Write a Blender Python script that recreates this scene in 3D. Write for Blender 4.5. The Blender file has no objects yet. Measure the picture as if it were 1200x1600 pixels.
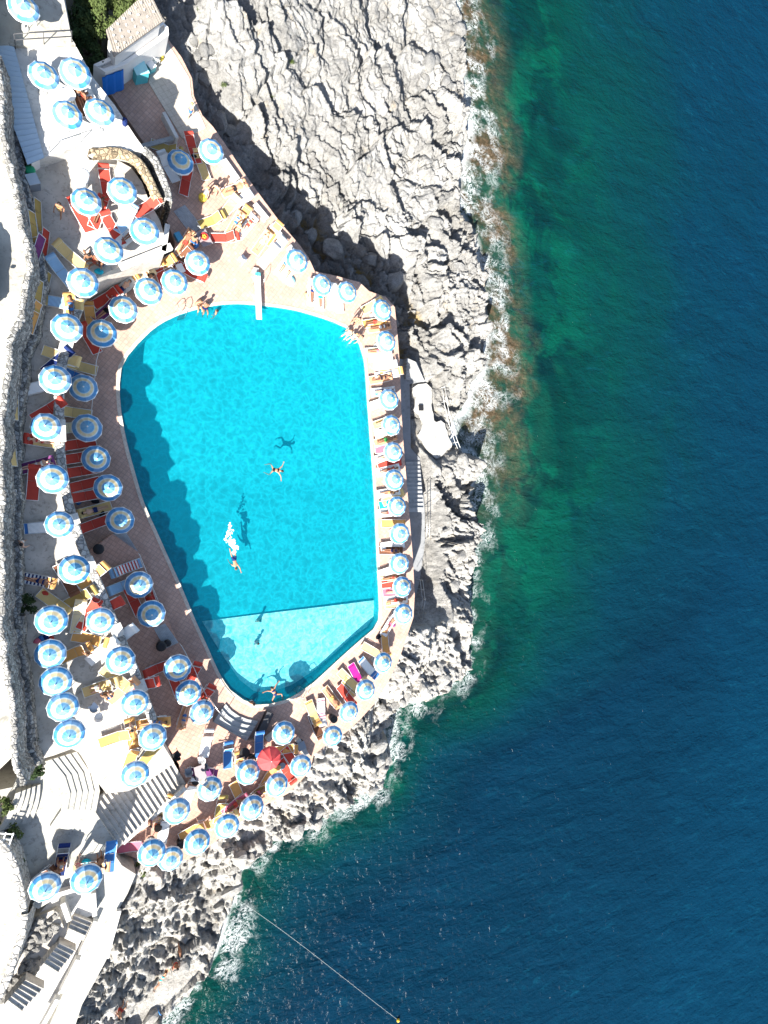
import bpy, bmesh, math, random
import numpy as np
from mathutils import Vector, Matrix, Euler
from mathutils.geometry import tessellate_polygon
random.seed(7); rng = np.random.default_rng(7)
S = bpy.context.scene
C = S.collection
# ---------------------------------------------------------------- camera, sky, sun, exposure
CAM_H, TILT, FPX = 46.0, math.radians(27), 950.0
SUN_AZ, SUN_EL = math.radians(34), math.radians(38)
cd = bpy.data.cameras.new('camera'); cam = bpy.data.objects.new('camera', cd); C.objects.link(cam)
cam.location = (0, 0, CAM_H); cam.rotation_euler = (0, -TILT, 0)
cd.sensor_width = 36; cd.sensor_height = 36; cd.sensor_fit = 'AUTO'; cd.lens = FPX / 1600 * 36
cd.clip_start = .5; cd.clip_end = 3000
S.camera = cam
wd = bpy.data.worlds.new('World'); S.world = wd; wd.use_nodes = True
wt = wd.node_tree; wbg = wt.nodes['Background']
sky = wt.nodes.new('ShaderNodeTexSky'); sky.sky_type = 'NISHITA'; sky.sun_disc = False
sky.sun_elevation = SUN_EL; sky.sun_rotation = math.radians(214); sky.air_density = 1.0; sky.dust_density = 1.0
wt.links.new(sky.outputs[0], wbg.inputs[0]); wbg.inputs[1].default_value = 0.075
sd = bpy.data.lights.new('sun', 'SUN'); sd.energy = 5.0; sd.angle = math.radians(.53); sd.color = (1, .965, .90)
sun = bpy.data.objects.new('sun', sd); C.objects.link(sun)
SDIR = Vector((-math.sin(SUN_AZ) * math.cos(SUN_EL), -math.cos(SUN_AZ) * math.cos(SUN_EL), math.sin(SUN_EL)))
sun.rotation_euler = SDIR.to_track_quat('Z', 'Y').to_euler(); sun.location = (0, -60, 80)
S.view_settings.view_transform = 'Standard'; S.view_settings.look = 'None'
S.view_settings.exposure = 1.75; S.view_settings.gamma = 1; S.view_settings.use_curve_mapping = False
S.cycles.max_bounces = 6; S.cycles.diffuse_bounces = 3; S.cycles.glossy_bounces = 2; S.cycles.transparent_max_bounces = 6

# ---------------------------------------------------------------- measuring: photo position + known height -> place on the ground
_F = np.array([math.sin(TILT), 0, -math.cos(TILT)]); _R = np.array([math.cos(TILT), 0, math.sin(TILT)])
def W(px, py, z=0.0):
    d = FPX * _F + (px - 600) * _R + np.array([0, 800 - py, 0.0])
    t = (CAM_H - z) / -d[2]
    return Vector((d[0] * t, d[1] * t, z))
def PX(x, y, z):
    v = np.array([x, y, z - CAM_H]); k = FPX / v.dot(_F)
    return 600 + v.dot(_R) * k, 800 - v[1] * k
def heading(px, py, a, z=0.0):
    p = W(px, py, z); q = W(px + 6 * math.cos(math.radians(a)), py - 6 * math.sin(math.radians(a)), z)
    return math.atan2(q.y - p.y, q.x - p.x)
SEA, TER = -7.0, 3.7
RO, RD = TER + 3.2, .7      # upper road, raised lower deck

# ---------------------------------------------------------------- materials
MATS = {}
class N:
    """small node-graph helper"""
    def __init__(s, name):
        s.m = bpy.data.materials.new(name); s.m.use_nodes = True; s.t = s.m.node_tree
        s.b = s.t.nodes['Principled BSDF']; s.o = s.t.nodes['Material Output']
    def n(s, ty, **kw):
        x = s.t.nodes.new('ShaderNode' + ty)
        for k, v in kw.items(): setattr(x, k, v)
        return x
    def l(s, a, b): s.t.links.new(a, b)
    def co(s, scale=(1, 1, 1), rot=(0, 0, 0)):
        c = s.n('TexCoord'); m = s.n('Mapping'); s.l(c.outputs['Object'], m.inputs[0])
        m.inputs['Scale'].default_value = scale; m.inputs['Rotation'].default_value = rot
        return m.outputs[0]
    def noise(s, scale, detail=4, rough=.55, dist=0, vec=None):
        x = s.n('TexNoise'); x.inputs['Scale'].default_value = scale; x.inputs['Detail'].default_value = detail
        x.inputs['Roughness'].default_value = rough; x.inputs['Distortion'].default_value = dist
        s.l(vec if vec is not None else s.co(), x.inputs['Vector']); return x.outputs[0]
    def ramp(s, fac, stops, interp='LINEAR'):
        r = s.n('ValToRGB'); e = r.color_ramp.elements; r.color_ramp.interpolation = interp
        while len(e) < len(stops): e.new(.5)
        for i, (p, c) in enumerate(stops):
            e[i].position = p; e[i].color = (c, c, c, 1) if isinstance(c, (int, float)) else (*c, 1)
        s.l(fac, r.inputs[0]); return r.outputs[0]
    def mix(s, fac, a, b, mode='MIX'):
        x = s.n('MixRGB', blend_type=mode)
        for i, v in enumerate((fac, a, b)):
            if isinstance(v, (int, float)): x.inputs[i].default_value = v if i == 0 else (v, v, v, 1)
            elif isinstance(v, tuple): x.inputs[i].default_value = (*v, 1)
            else: s.l(v, x.inputs[i])
        return x.outputs[0]
    def math(s, op, a, b=0.0):
        x = s.n('Math', operation=op)
        for i, v in enumerate((a, b)):
            if isinstance(v, (int, float)): x.inputs[i].default_value = v
            else: s.l(v, x.inputs[i])
        return x.outputs[0]
    def bump(s, h, strength, dist=.05):
        x = s.n('Bump'); x.inputs['Strength'].default_value = strength; x.inputs['Distance'].default_value = dist
        s.l(h, x.inputs['Height']); s.l(x.outputs[0], s.b.inputs['Normal']); return x.outputs[0]
    def col(s, c): s.l(c, s.b.inputs['Base Color'])
def mat(name, col, rough=.75, var=.18, scale=1.5, bump=.0, bscale=14, spec=.3, metal=0.0, transl=0.0):
    if name in MATS: return MATS[name]
    g = N(name); g.b.inputs['Roughness'].default_value = rough; g.b.inputs['Specular IOR Level'].default_value = spec
    g.b.inputs['Metallic'].default_value = metal
    n1 = g.noise(scale, 6, .65)
    f = g.ramp(n1, [(.25, 1 - var), (.75, 1 + var * .6)])
    c_ = g.mix(1.0, col, f, 'MULTIPLY')
    if var >= .2: c_ = g.mix(1.0, c_, g.ramp(g.noise(scale * 5, 6, .75, .6), [(.36, 1 - var * 1.1), (.47, 1.0)]), 'MULTIPLY')
    g.col(c_)
    if bump: g.bump(g.noise(bscale, 5, .7), bump)
    if transl:
        tr = g.n('BsdfTranslucent'); tr.inputs[0].default_value = (*col, 1)
        ms = g.n('MixShader'); ms.inputs[0].default_value = transl
        g.l(g.b.outputs[0], ms.inputs[1]); g.l(tr.outputs[0], ms.inputs[2]); g.l(ms.outputs[0], g.o.inputs[0])
    MATS[name] = g.m; return g.m
def m_tiles(name, c1, c2, mortar, size=.28, rot=.6, weather=.25):
    g = N(name); v = g.co((1, 1, 1), (0, 0, rot))
    b = g.n('TexBrick'); g.l(v, b.inputs['Vector'])
    b.offset = 0.0
    b.inputs['Color1'].default_value = (*c1, 1); b.inputs['Color2'].default_value = (*c2, 1); b.inputs['Mortar'].default_value = (*mortar, 1)
    b.inputs['Scale'].default_value = 1.0; b.inputs['Mortar Size'].default_value = .018; b.inputs['Brick Width'].default_value = size; b.inputs['Row Height'].default_value = size
    n1 = g.noise(.5, 7, .65); n2 = g.noise(6, 4, .6)
    c = g.mix(1, b.outputs[0], g.ramp(n1, [(.28, 1 - weather), (.72, 1 + weather * .5)]), 'MULTIPLY')
    c = g.mix(1, c, g.ramp(n2, [(.3, .88), (.7, 1.08)]), 'MULTIPLY')
    g.col(c); g.b.inputs['Roughness'].default_value = .7; g.b.inputs['Specular IOR Level'].default_value = .25
    g.bump(g.math('SUBTRACT', n2, g.math('MULTIPLY', b.outputs['Fac'], .6)), .25, .02)
    MATS[name] = g.m; return g.m
TILE = m_tiles('terracotta_tile', (.455, .29, .22), (.52, .345, .265), (.34, .24, .20))
TILE_R = m_tiles('red_terracotta_tile', (.46, .265, .195), (.53, .32, .24), (.35, .21, .165))
TILE_P = m_tiles('pale_tile', (.50, .45, .37), (.54, .48, .40), (.42, .37, .31), .4, .9)
CONC = mat('pale_concrete', (.48, .44, .385), .85, .35, .6, .25, 9)
CONC_W = mat('white_concrete', (.58, .56, .52), .8, .3, .6, .2, 9)
CONC_G = mat('grey_concrete', (.36, .36, .35), .85, .25, .7, .3, 8)
PATHM = mat('cream_path', (.40, .385, .34), .85, .32, .7, .3, 10)
ROADM = mat('sandy_road', (.40, .375, .32), .9, .35, .35, .3, 8)
STUCCO = mat('white_stucco', (.72, .70, .67), .8, .1, 1.2, .2, 12)
def m_stone(name, col, size=.24, var=.55):
    g = N(name); nz = g.n('TexNoise'); nz.inputs['Scale'].default_value = 4; cc = g.co(); g.l(cc, nz.inputs['Vector']); sc = g.n('VectorMath', operation='SCALE'); sc.inputs['Scale'].default_value = .12; ad = g.n('VectorMath', operation='ADD')
    g.l(nz.outputs['Color'], sc.inputs[0]); g.l(sc.outputs[0], ad.inputs[0]); g.l(cc, ad.inputs[1])
    v = g.n('TexVoronoi'); v.inputs['Scale'].default_value = 1 / size; g.l(ad.outputs[0], v.inputs['Vector']); e = g.n('TexVoronoi', feature='DISTANCE_TO_EDGE'); e.inputs['Scale'].default_value = 1 / size; g.l(ad.outputs[0], e.inputs['Vector'])
    sp = g.n('SeparateColor'); g.l(v.outputs['Color'], sp.inputs[0])
    c = g.mix(1, col, g.ramp(sp.outputs[0], [(0, 1 - var), (1, 1 + var * .5)]), 'MULTIPLY'); c = g.mix(1, c, g.ramp(e.outputs['Distance'], [(0, .45), (.12, 1)]), 'MULTIPLY')
    c = g.mix(1, c, g.ramp(g.noise(9, 5, .7), [(.3, .75), (.7, 1.12)]), 'MULTIPLY'); g.col(c); g.b.inputs['Roughness'].default_value = .92; g.b.inputs['Specular IOR Level'].default_value = .2
    g.bump(g.math('ADD', g.ramp(e.outputs['Distance'], [(0, 0), (.15, 1)]), g.math('MULTIPLY', g.noise(14, 5, .7), .6)), .8, .06); MATS[name] = g.m; return g.m
STONE = m_stone('stone_masonry', (.37, .36, .335))
STONE_B = m_stone('ochre_stone', (.40, .31, .20), .28)
WHITE = mat('white_paint', (.78, .77, .74), .5, .06)
STEEL = mat('brushed_steel', (.62, .62, .60), .3, .06, 3, 0, 10, .5, 1.0)
ALU = mat('white_aluminium', (.66, .66, .64), .45, .06)
DARK = mat('dark_metal', (.06, .06, .065), .5, .15)
BLACK = mat('black_plastic', (.018, .018, .02), .5, .2)
GREYP = mat('grey_plastic', (.2, .23, .27), .5, .1)
TEAL = mat('turquoise_plastic', (.08, .42, .46), .45, .1)
GREEN = mat('green_plastic', (.02, .32, .14), .45, .1)
WOOD = mat('weathered_wood', (.34, .25, .16), .75, .25, 5, .2, 20)
BLUEW = mat('blue_tarpaulin', (.01, .16, .55), .5, .1, 2)
ROOFM = mat('blue_grey_roof_sheet', (.42, .52, .60), .5, .1, .8)
FAB = {'red': (.50, .065, .045), 'orange': (.63, .33, .11), 'yellow': (.66, .48, .21), 'tan': (.42, .30, .10), 'white': (.72, .72, .70),
       'blue': (.05, .17, .42), 'pale blue': (.30, .48, .66), 'navy': (.015, .03, .12), 'pink': (.62, .16, .22), 'magenta': (.5, .02, .22),
       'turquoise': (.02, .40, .50), 'purple': (.18, .05, .16), 'brown': (.16, .07, .04), 'cream': (.66, .56, .36), 'black': (.015, .015, .02),
       'green': (.06, .3, .08), 'peach': (.66, .36, .2)}
def fabric(c): return mat(c.replace(' ', '_') + '_fabric', FAB[c], .85, .12, 3, .15, 40, .15, 0, .12)

# ---------------------------------------------------------------- mesh helpers
def obj(name, me, parent=None, m=None, loc=None):
    o = bpy.data.objects.new(name, me); C.objects.link(o)
    if m is not None and me is not None:
        if not me.materials: me.materials.append(m)
    if parent is not None: o.parent = parent
    if loc is not None: o.location = loc
    return o
def tag(o, label, cat, group=None):
    o['label'] = label; o['category'] = cat
    if group: o['group'] = group
    return o
def thing(name, label, cat, loc=(0, 0, 0), rz=0.0, group=None):
    o = bpy.data.objects.new(name, None); C.objects.link(o); o.empty_display_size = .2
    o.location = loc; o.rotation_euler = (0, 0, rz); return tag(o, label, cat, group)
def struct(o, kind='structure'): o['kind'] = kind; return o
def copy_tree(o, parent=None):
    c = o.copy(); C.objects.link(c)
    if parent is not None: c.parent = parent
    for ch in o.children: copy_tree(ch, c)
    return c
class MB:
    def __init__(s): s.v = []; s.f = []; s.smooth = False
    def add(s, vs, fs):
        k = len(s.v); s.v += [tuple(v) for v in vs]; s.f += [tuple(i + k for i in f) for f in fs]; return s
    def box(s, c, d, rz=0.0, rx=0.0):
        M = Matrix.Translation(c) @ Matrix.Rotation(rz, 4, 'Z') @ Matrix.Rotation(rx, 4, 'X')
        vs = [M @ Vector((x * d[0] / 2, y * d[1] / 2, z * d[2] / 2)) for x in (-1, 1) for y in (-1, 1) for z in (-1, 1)]
        return s.add(vs, [(0, 1, 3, 2), (4, 6, 7, 5), (0, 4, 5, 1), (2, 3, 7, 6), (0, 2, 6, 4), (1, 5, 7, 3)])
    def tube(s, pts, r, n=6, cap=True):
        pts = [Vector(p) for p in pts]; rs = r if isinstance(r, (list, tuple)) else [r] * len(pts); vs = []; fs = []
        for i, p in enumerate(pts):
            d = (pts[min(i + 1, len(pts) - 1)] - pts[max(i - 1, 0)])
            d = d.normalized() if d.length > 1e-6 else Vector((0, 0, 1))
            a = d.cross(Vector((0, 0, 1)))
            if a.length < .05: a = d.cross(Vector((1, 0, 0)))
            a.normalize(); b = d.cross(a)
            for k in range(n):
                t = 2 * math.pi * k / n; vs.append(p + (a * math.cos(t) + b * math.sin(t)) * rs[i])
        for i in range(len(pts) - 1):
            for k in range(n):
                fs.append((i * n + k, i * n + (k + 1) % n, (i + 1) * n + (k + 1) % n, (i + 1) * n + k))
        if cap: fs += [tuple(range(n))[::-1], tuple((len(pts) - 1) * n + k for k in range(n))]
        return s.add(vs, fs)
    def lathe(s, prof, n=16, c=(0, 0, 0)):
        vs = [(c[0] + r * math.cos(2 * math.pi * k / n), c[1] + r * math.sin(2 * math.pi * k / n), c[2] + z) for r, z in prof for k in range(n)]
        fs = [(i * n + k, i * n + (k + 1) % n, (i + 1) * n + (k + 1) % n, (i + 1) * n + k) for i in range(len(prof) - 1) for k in range(n)]
        fs += [tuple(range(n))[::-1], tuple((len(prof) - 1) * n + k for k in range(n))]
        return s.add(vs, fs)
    def prism(s, pts, z0, z1, holes=()):
        """pts: xy loop; z1 top may be a function of (x, y)"""
        zt = z1 if callable(z1) else (lambda x, y: z1)
        loops = [list(pts)] + [list(h) for h in holes]
        flat = [p for L in loops for p in L]; n = len(flat)
        tris = tessellate_polygon([[Vector((p[0], p[1], 0)) for p in L] for L in loops])
        vs = [(p[0], p[1], zt(p[0], p[1])) for p in flat] + [(p[0], p[1], z0) for p in flat]
        fs = []
        for t in tris:
            a, b, c = (Vector(flat[i][:2]) for i in t)
            u = (b - a).cross(c - a); t = tuple(t) if u > 0 else tuple(t)[::-1]
            fs += [t, tuple(i + n for i in t[::-1])]
        k = 0
        for L in loops:
            m = len(L)
            for i in range(m): fs.append((k + i, k + (i + 1) % m, n + k + (i + 1) % m, n + k + i))
            k += m
        return s.add(vs, fs)
    def mesh(s, name, m=None, smooth=False):
        me = bpy.data.meshes.new(name); me.from_pydata(s.v, [], s.f); me.update()
        if m is not None: me.materials.append(m)
        bm = bmesh.new(); bm.from_mesh(me); bmesh.ops.recalc_face_normals(bm, faces=bm.faces); bm.to_mesh(me); bm.free()
        if smooth: me.polygons.foreach_set('use_smooth', [True] * len(me.polygons))
        return me
    def obj(s, name, m, parent=None, smooth=False): return obj(name, s.mesh(name, m, smooth), parent)
def PL(pts, z): return [tuple(W(x, y, z))[:2] for x, y in pts]
def dense(pts, step=12, closed=False):
    """smooth Catmull-Rom through photo points"""
    P = [Vector((p[0], p[1], 0)) for p in pts]; n = len(P); out = []
    for i in range(n if closed else n - 1):
        p0 = P[(i - 1) % n] if closed or i > 0 else P[0]; p1 = P[i]; p2 = P[(i + 1) % n]; p3 = P[(i + 2) % n] if closed or i + 2 < n else P[-1]
        k = max(1, int((p2 - p1).length / step))
        for j in range(k):
            t = j / k; a = 2 * p1; b = p2 - p0; c = 2 * p0 - 5 * p1 + 4 * p2 - p3; d = -p0 + 3 * p1 - 3 * p2 + p3
            q = .5 * (a + b * t + c * t * t + d * t ** 3); out.append((q.x, q.y))
    if not closed: out.append((P[-1].x, P[-1].y))
    return out
def offset_loop(pts, d):
    n = len(pts); out = []
    area = sum(pts[i][0] * pts[(i + 1) % n][1] - pts[(i + 1) % n][0] * pts[i][1] for i in range(n)); sg = 1 if area > 0 else -1
    for i in range(n):
        a = Vector(pts[i - 1][:2]); b = Vector(pts[(i + 1) % n][:2]); t = (b - a).normalized(); out.append((pts[i][0] + sg * t.y * d, pts[i][1] - sg * t.x * d))
    return out

# ---------------------------------------------------------------- numpy noise for rock and masonry
def _h(ix, iy, s):
    n = (ix.astype(np.int64) * 374761393 + iy.astype(np.int64) * 668265263 + s * 974634721) & 0x7fffffff
    n = ((n ^ (n >> 13)) * 1274126177) & 0x7fffffff
    n = ((n ^ (n >> 11)) * 1103515245) & 0x7fffffff
    return ((n ^ (n >> 16)) & 0xffff) / 65535.0
def vnoise(x, y, s):
    ix, iy = np.floor(x), np.floor(y); fx, fy = x - ix, y - iy; fx = fx * fx * (3 - 2 * fx); fy = fy * fy * (3 - 2 * fy)
    return (_h(ix, iy, s) * (1 - fx) + _h(ix + 1, iy, s) * fx) * (1 - fy) + (_h(ix, iy + 1, s) * (1 - fx) + _h(ix + 1, iy + 1, s) * fx) * fy - .5
def fbm(x, y, s, o=4):
    return sum(vnoise(x * 2.03 ** k, y * 2.03 ** k, s + k) * .5 ** k for k in range(o))
def worley(x, y, s):
    ix, iy = np.floor(x), np.floor(y)
    f1 = np.full(x.shape, 9.0); f2 = f1.copy(); r = [np.zeros(x.shape) for _ in range(5)]
    for dx in (-1, 0, 1):
        for dy in (-1, 0, 1):
            cx, cy = ix + dx, iy + dy
            vx = cx + _h(cx, cy, s) - x; vy = cy + _h(cx, cy, s + 1) - y; d = np.sqrt(vx * vx + vy * vy)
            new = d < f1; f2 = np.where(new, f1, np.minimum(f2, d)); f1 = np.where(new, d, f1)
            for k, val in enumerate((vx, vy, _h(cx, cy, s + 2), _h(cx, cy, s + 3), _h(cx, cy, s + 4))): r[k] = np.where(new, val, r[k])
    return f1, f2, r
def inside(x, y, poly):
    c = np.zeros(x.shape, bool); n = len(poly)
    for i in range(n):
        x1, y1 = poly[i][:2]; x2, y2 = poly[(i + 1) % n][:2]
        if y1 == y2: continue
        c ^= ((y1 > y) != (y2 > y)) & (x < (x2 - x1) * (y - y1) / (y2 - y1) + x1)
    return c
def dist_line(x, y, pts, closed=False):
    d = np.full(x.shape, 1e9)
    for i in range(len(pts) if closed else len(pts) - 1):
        ax, ay = pts[i][:2]; bx, by = pts[(i + 1) % len(pts)][:2]; ux, uy = bx - ax, by - ay; L = ux * ux + uy * uy + 1e-9
        t = np.clip(((x - ax) * ux + (y - ay) * uy) / L, 0, 1); d = np.minimum(d, np.hypot(x - ax - t * ux, y - ay - t * uy))
    return d
def grid_mesh(name, X, Y, Z, keep=None, m=None, smooth=False):
    ny, nx = X.shape; idx = np.arange(nx * ny).reshape(ny, nx)
    q = np.stack([idx[:-1, :-1], idx[:-1, 1:], idx[1:, 1:], idx[1:, :-1]], -1).reshape(-1, 4)
    if keep is not None: q = q[keep.reshape(-1)[q].all(1)]
    used = np.unique(q); remap = np.full(nx * ny, -1); remap[used] = np.arange(len(used)); q = remap[q]
    co = np.stack([X.reshape(-1), Y.reshape(-1), Z.reshape(-1)], 1)[used]
    me = bpy.data.meshes.new(name); me.vertices.add(len(co)); me.vertices.foreach_set('co', co.astype(np.float32).reshape(-1))
    me.loops.add(len(q) * 4); me.loops.foreach_set('vertex_index', q.astype(np.int32).reshape(-1))
    me.polygons.add(len(q)); me.polygons.foreach_set('loop_start', np.arange(0, len(q) * 4, 4, dtype=np.int32))
    me.update(calc_edges=True); me.validate()
    if smooth: me.polygons.foreach_set('use_smooth', np.ones(len(me.polygons), bool))
    if m: me.materials.append(m)
    return me, used

# ================================================================ THE SETTING
POOL = dense([(190, 575), (200, 556), (216, 537), (235, 518), (258, 502), (280, 492), (310, 483), (340, 477), (370, 475), (400, 477), (430, 480), (460, 485), (490, 493), (520, 503),
        (540, 512), (553, 524), (562, 540), (568, 560), (571, 590), (573, 620), (576, 660), (579, 700), (582, 740), (585, 790), (587, 840), (590, 900), (592, 950), (591, 968), (583, 983),
        (565, 998), (540, 1020), (515, 1043), (490, 1066), (470, 1080), (445, 1094), (420, 1100), (400, 1101), (380, 1093), (360, 1078), (342, 1050), (325, 1012), (305, 968), (285, 920),
        (265, 875), (245, 830), (225, 785), (210, 735), (198, 690), (189, 640), (187, 600)], 14, True)
POOLW = PL(POOL, 0)
DECK = [(150, 112), (163, 118), (240, 70), (262, 60), (284, 90), (300, 122), (303, 150), (316, 180), (332, 197), (350, 222), (380, 268), (410, 310), (440, 350), (470, 385), (482, 402), (492, 424), (525, 431),
        (562, 441), (577, 455), (603, 464), (617, 480), (620, 510), (623, 545), (625, 580), (627, 640), (631, 700), (636, 760), (641, 820), (645, 870), (648, 930), (646, 965), (634, 1000),
        (622, 1035), (605, 1068), (585, 1100), (562, 1125), (540, 1145), (512, 1162), (490, 1180), (484, 1206), (450, 1240), (415, 1258), (380, 1282), (350, 1303), (322, 1328), (288, 1346), (250, 1350), (215, 1342),
        (188, 1334), (180, 1322), (200, 1303), (242, 1268), (288, 1228), (284, 1195), (256, 1146), (242, 1112), (222, 1060), (202, 1010), (178, 955), (158, 905), (134, 850), (114, 785),
        (104, 735), (100, 690), (99, 620), (104, 570), (118, 518), (132, 478), (148, 452), (180, 432), (240, 408), (272, 398), (273, 378), (262, 348), (250, 330), (264, 312), (258, 290), (236, 245), (224, 222), (190, 172)]
DECKW = PL(DECK, 0)
COPING = offset_loop(POOLW, .24)
deck = struct(MB().prism(DECKW, -8.5, 0, [COPING]).obj('pool_deck', TILE))
# cream-coloured paving over the raised flower bed floor at the far end of the deck
MB().prism(PL([(243, 78), (262, 66), (296, 122), (299, 150), (312, 178), (322, 200), (285, 216), (262, 178), (245, 150), (232, 128)], .06), .004, .06).obj('pale_paving', TILE_P, deck)

# ---- swimming pool
pool = thing('swimming_pool', 'large kidney-shaped turquoise swimming pool set in the deck above the sea', 'swimming pool', (15, 0, 0))
def inpool(mb, name, m, smooth=False):
    o = mb.obj(name, m, pool, smooth); o.location = (-15, 0, 0); return o
g = N('pool_plaster')
n1 = g.noise(.22, 5, .6); n2 = g.noise(3.0, 4, .6)
g.col(g.mix(1, g.mix(n1, (.001, .345, .385), (.002, .40, .42)), g.ramp(n2, [(.3, .9), (.7, 1.1)]), 'MULTIPLY')); g.b.inputs['Roughness'].default_value = .8
PLAST = g.m
g = N('shallow_plaster_caustics')
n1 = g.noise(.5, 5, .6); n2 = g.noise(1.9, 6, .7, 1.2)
g.col(g.mix(g.ramp(n2, [(.35, 0), (.65, 1)]), (.22, .60, .60), (.95, .86, .76))); g.b.inputs['Roughness'].default_value = .8  # pale mottling paints rippling caustic light into the shelf colour
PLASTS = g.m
wall = MB(); n = len(POOLW)
wall.add([(p[0], p[1], 0.02) for p in POOLW] + [(p[0], p[1], -2.6) for p in POOLW], [(i, (i + 1) % n, n + (i + 1) % n, n + i) for i in range(n)])
inpool(wall, 'pool_wall', PLAST, True)
floorz = lambda x, y: -1.02 - 1.4 * min(1, max(0, (y + 8.3) / 11))
inpool(MB().prism(offset_loop(POOLW, .2), -2.9, floorz), 'deep_floor', PLAST)
low = [p for p in POOL if (p[1] > 938 and p[0] > 450) or (p[1] > 966 and p[0] < 450)]
i0 = max(range(len(low)), key=lambda i: (low[i][0] - low[i - 1][0]) ** 2 + (low[i][1] - low[i - 1][1]) ** 2); low = low[i0:] + low[:i0]
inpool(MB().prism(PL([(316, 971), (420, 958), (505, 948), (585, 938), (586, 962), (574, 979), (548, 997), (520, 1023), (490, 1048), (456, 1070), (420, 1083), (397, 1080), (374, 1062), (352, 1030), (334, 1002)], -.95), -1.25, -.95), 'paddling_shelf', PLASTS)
inpool(MB().prism(COPING, -.1, .035, [POOLW]), 'coping', TILE_P)
g = N('pool_water_surface')
v1 = g.noise(.55, 3, .5, 1.5)
vo = g.n('TexVoronoi', feature='DISTANCE_TO_EDGE'); vo.inputs['Scale'].default_value = 1.35
mp = g.n('VectorMath', operation='ADD'); sc_ = g.n('VectorMath', operation='SCALE'); nz = g.n('TexNoise'); nz.inputs['Scale'].default_value = .9; nz.inputs['Detail'].default_value = 3
cc = g.co(); g.l(cc, nz.inputs['Vector']); g.l(nz.outputs['Color'], sc_.inputs[0]); sc_.inputs['Scale'].default_value = 1.9; g.l(cc, mp.inputs[0]); g.l(sc_.outputs[0], mp.inputs[1]); g.l(mp.outputs[0], vo.inputs['Vector'])
caustic_web = g.ramp(vo.outputs['Distance'], [(.0, 1.0), (.05, .92), (.15, .80), (.4, .72)])  # bright cell edges put a caustic light web into the transparency
tr = g.n('BsdfTransparent'); g.l(g.mix(1, caustic_web, (.55, .91, .96), 'MULTIPLY'), tr.inputs[0])
gl = g.n('BsdfGlossy'); gl.inputs['Roughness'].default_value = .06
fr = g.n('Fresnel'); fr.inputs['IOR'].default_value = 1.33
bp = g.n('Bump'); bp.inputs['Strength'].default_value = .10; bp.inputs['Distance'].default_value = .2; g.l(g.noise(1.3, 4, .6), bp.inputs['Height'])
g.l(bp.outputs[0], gl.inputs['Normal']); g.l(bp.outputs[0], fr.inputs['Normal'])
ms = g.n('MixShader'); g.l(fr.outputs[0], ms.inputs[0]); dfw = g.n('BsdfDiffuse'); dfw.inputs[0].default_value = (.0, .24, .36, 1); mw = g.n('MixShader'); mw.inputs[0].default_value = .18; g.l(tr.outputs[0], mw.inputs[1]); g.l(dfw.outputs[0], mw.inputs[2]); g.l(mw.outputs[0], ms.inputs[1]); g.l(gl.outputs[0], ms.inputs[2]); g.l(ms.outputs[0], g.o.inputs[0])
pw = MB(); tr_ = tessellate_polygon([[Vector((p[0], p[1], 0)) for p in offset_loop(POOLW, -.004)]])
pw.add([(p[0], p[1], -.13) for p in offset_loop(POOLW, -.004)], [tuple(t) for t in tr_])
struct(pw.obj('pool_water', g.m))

# ---- terraces and streets of the land side
def slab(name, pts, z, m, bot=-8.5, kind='structure', z0=None):
    o = MB().prism(PL(pts, z), bot, z).obj(name, m)
    if kind: o['kind'] = kind
    return o
TERR = [(69, 248), (126, 228), (140, 250), (180, 248), (205, 262), (222, 285), (232, 312), (250, 345), (258, 372), (258, 392), (228, 400), (170, 424), (138, 442), (122, 470), (108, 512), (94, 566), (89, 618), (90, 690), (94, 738),
        (104, 788), (124, 852), (148, 908), (168, 958), (192, 1013), (213, 1064), (232, 1116), (246, 1150), (272, 1192), (230, 1222), (200, 1236), (166, 1240), (140, 1206), (128, 1178), (112, 1170), (85, 1180), (44, 1192), (30, 1100), (20, 980),
        (20, 700), (20, 600), (60, 480), (60, 380), (40, 300), (30, 250)]
slab('sun_terrace', TERR, TER, CONC)
UPT = [(-60, -60), (92, -60), (112, 60), (146, 122), (180, 165), (212, 214), (228, 236), (180, 236), (126, 226), (69, 246), (40, 250), (10, 140), (-60, 60)]
slab('upper_terrace', UPT, TER + 1.1, CONC_W)
slab('courtyard', [(-60, -80), (84, -80), (112, 60), (118, 70), (20, 71), (-60, 71)], TER + 1.35, ROADM)
slab('plaza', [(44, 1186), (85, 1178), (112, 1168), (128, 1176), (134, 1206), (132, 1240), (150, 1270), (176, 1310), (172, 1330), (160, 1360), (110, 1390), (60, 1420), (34, 1410), (10, 1340), (-30, 1300), (-30, 1240), (20, 1230)], TER - .55, PATHM)
slab('bank', [(-900, 1250), (20, 1250), (150, 1330), (170, 1345), (150, 1400), (130, 1480), (90, 1570), (40, 1690), (-900, 2100)], 1.2, CONC_W)
slab('sloping_path', [(176, 1330), (190, 1352), (212, 1366), (200, 1395), (186, 1420), (176, 1460), (166, 1500), (150, 1530), (128, 1570), (112, 1620), (100, 1680), (40, 1680), (78, 1600), (104, 1540), (132, 1480), (146, 1430), (146, 1392), (150, 1360)], 1.9, PATHM)
slab('upper_road', [(-900, -300), (-30, -300), (-10, 100), (2, 190), (12, 240), (24, 290), (36, 330), (44, 380), (45, 440), (36, 490), (17, 540), (8, 600), (4, 660), (2, 740), (2, 900), (4, 1000), (14, 1050), (20, 1100), (27, 1175), (12, 1190), (-40, 1240), (-900, 1240)], RO, ROADM)
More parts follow.
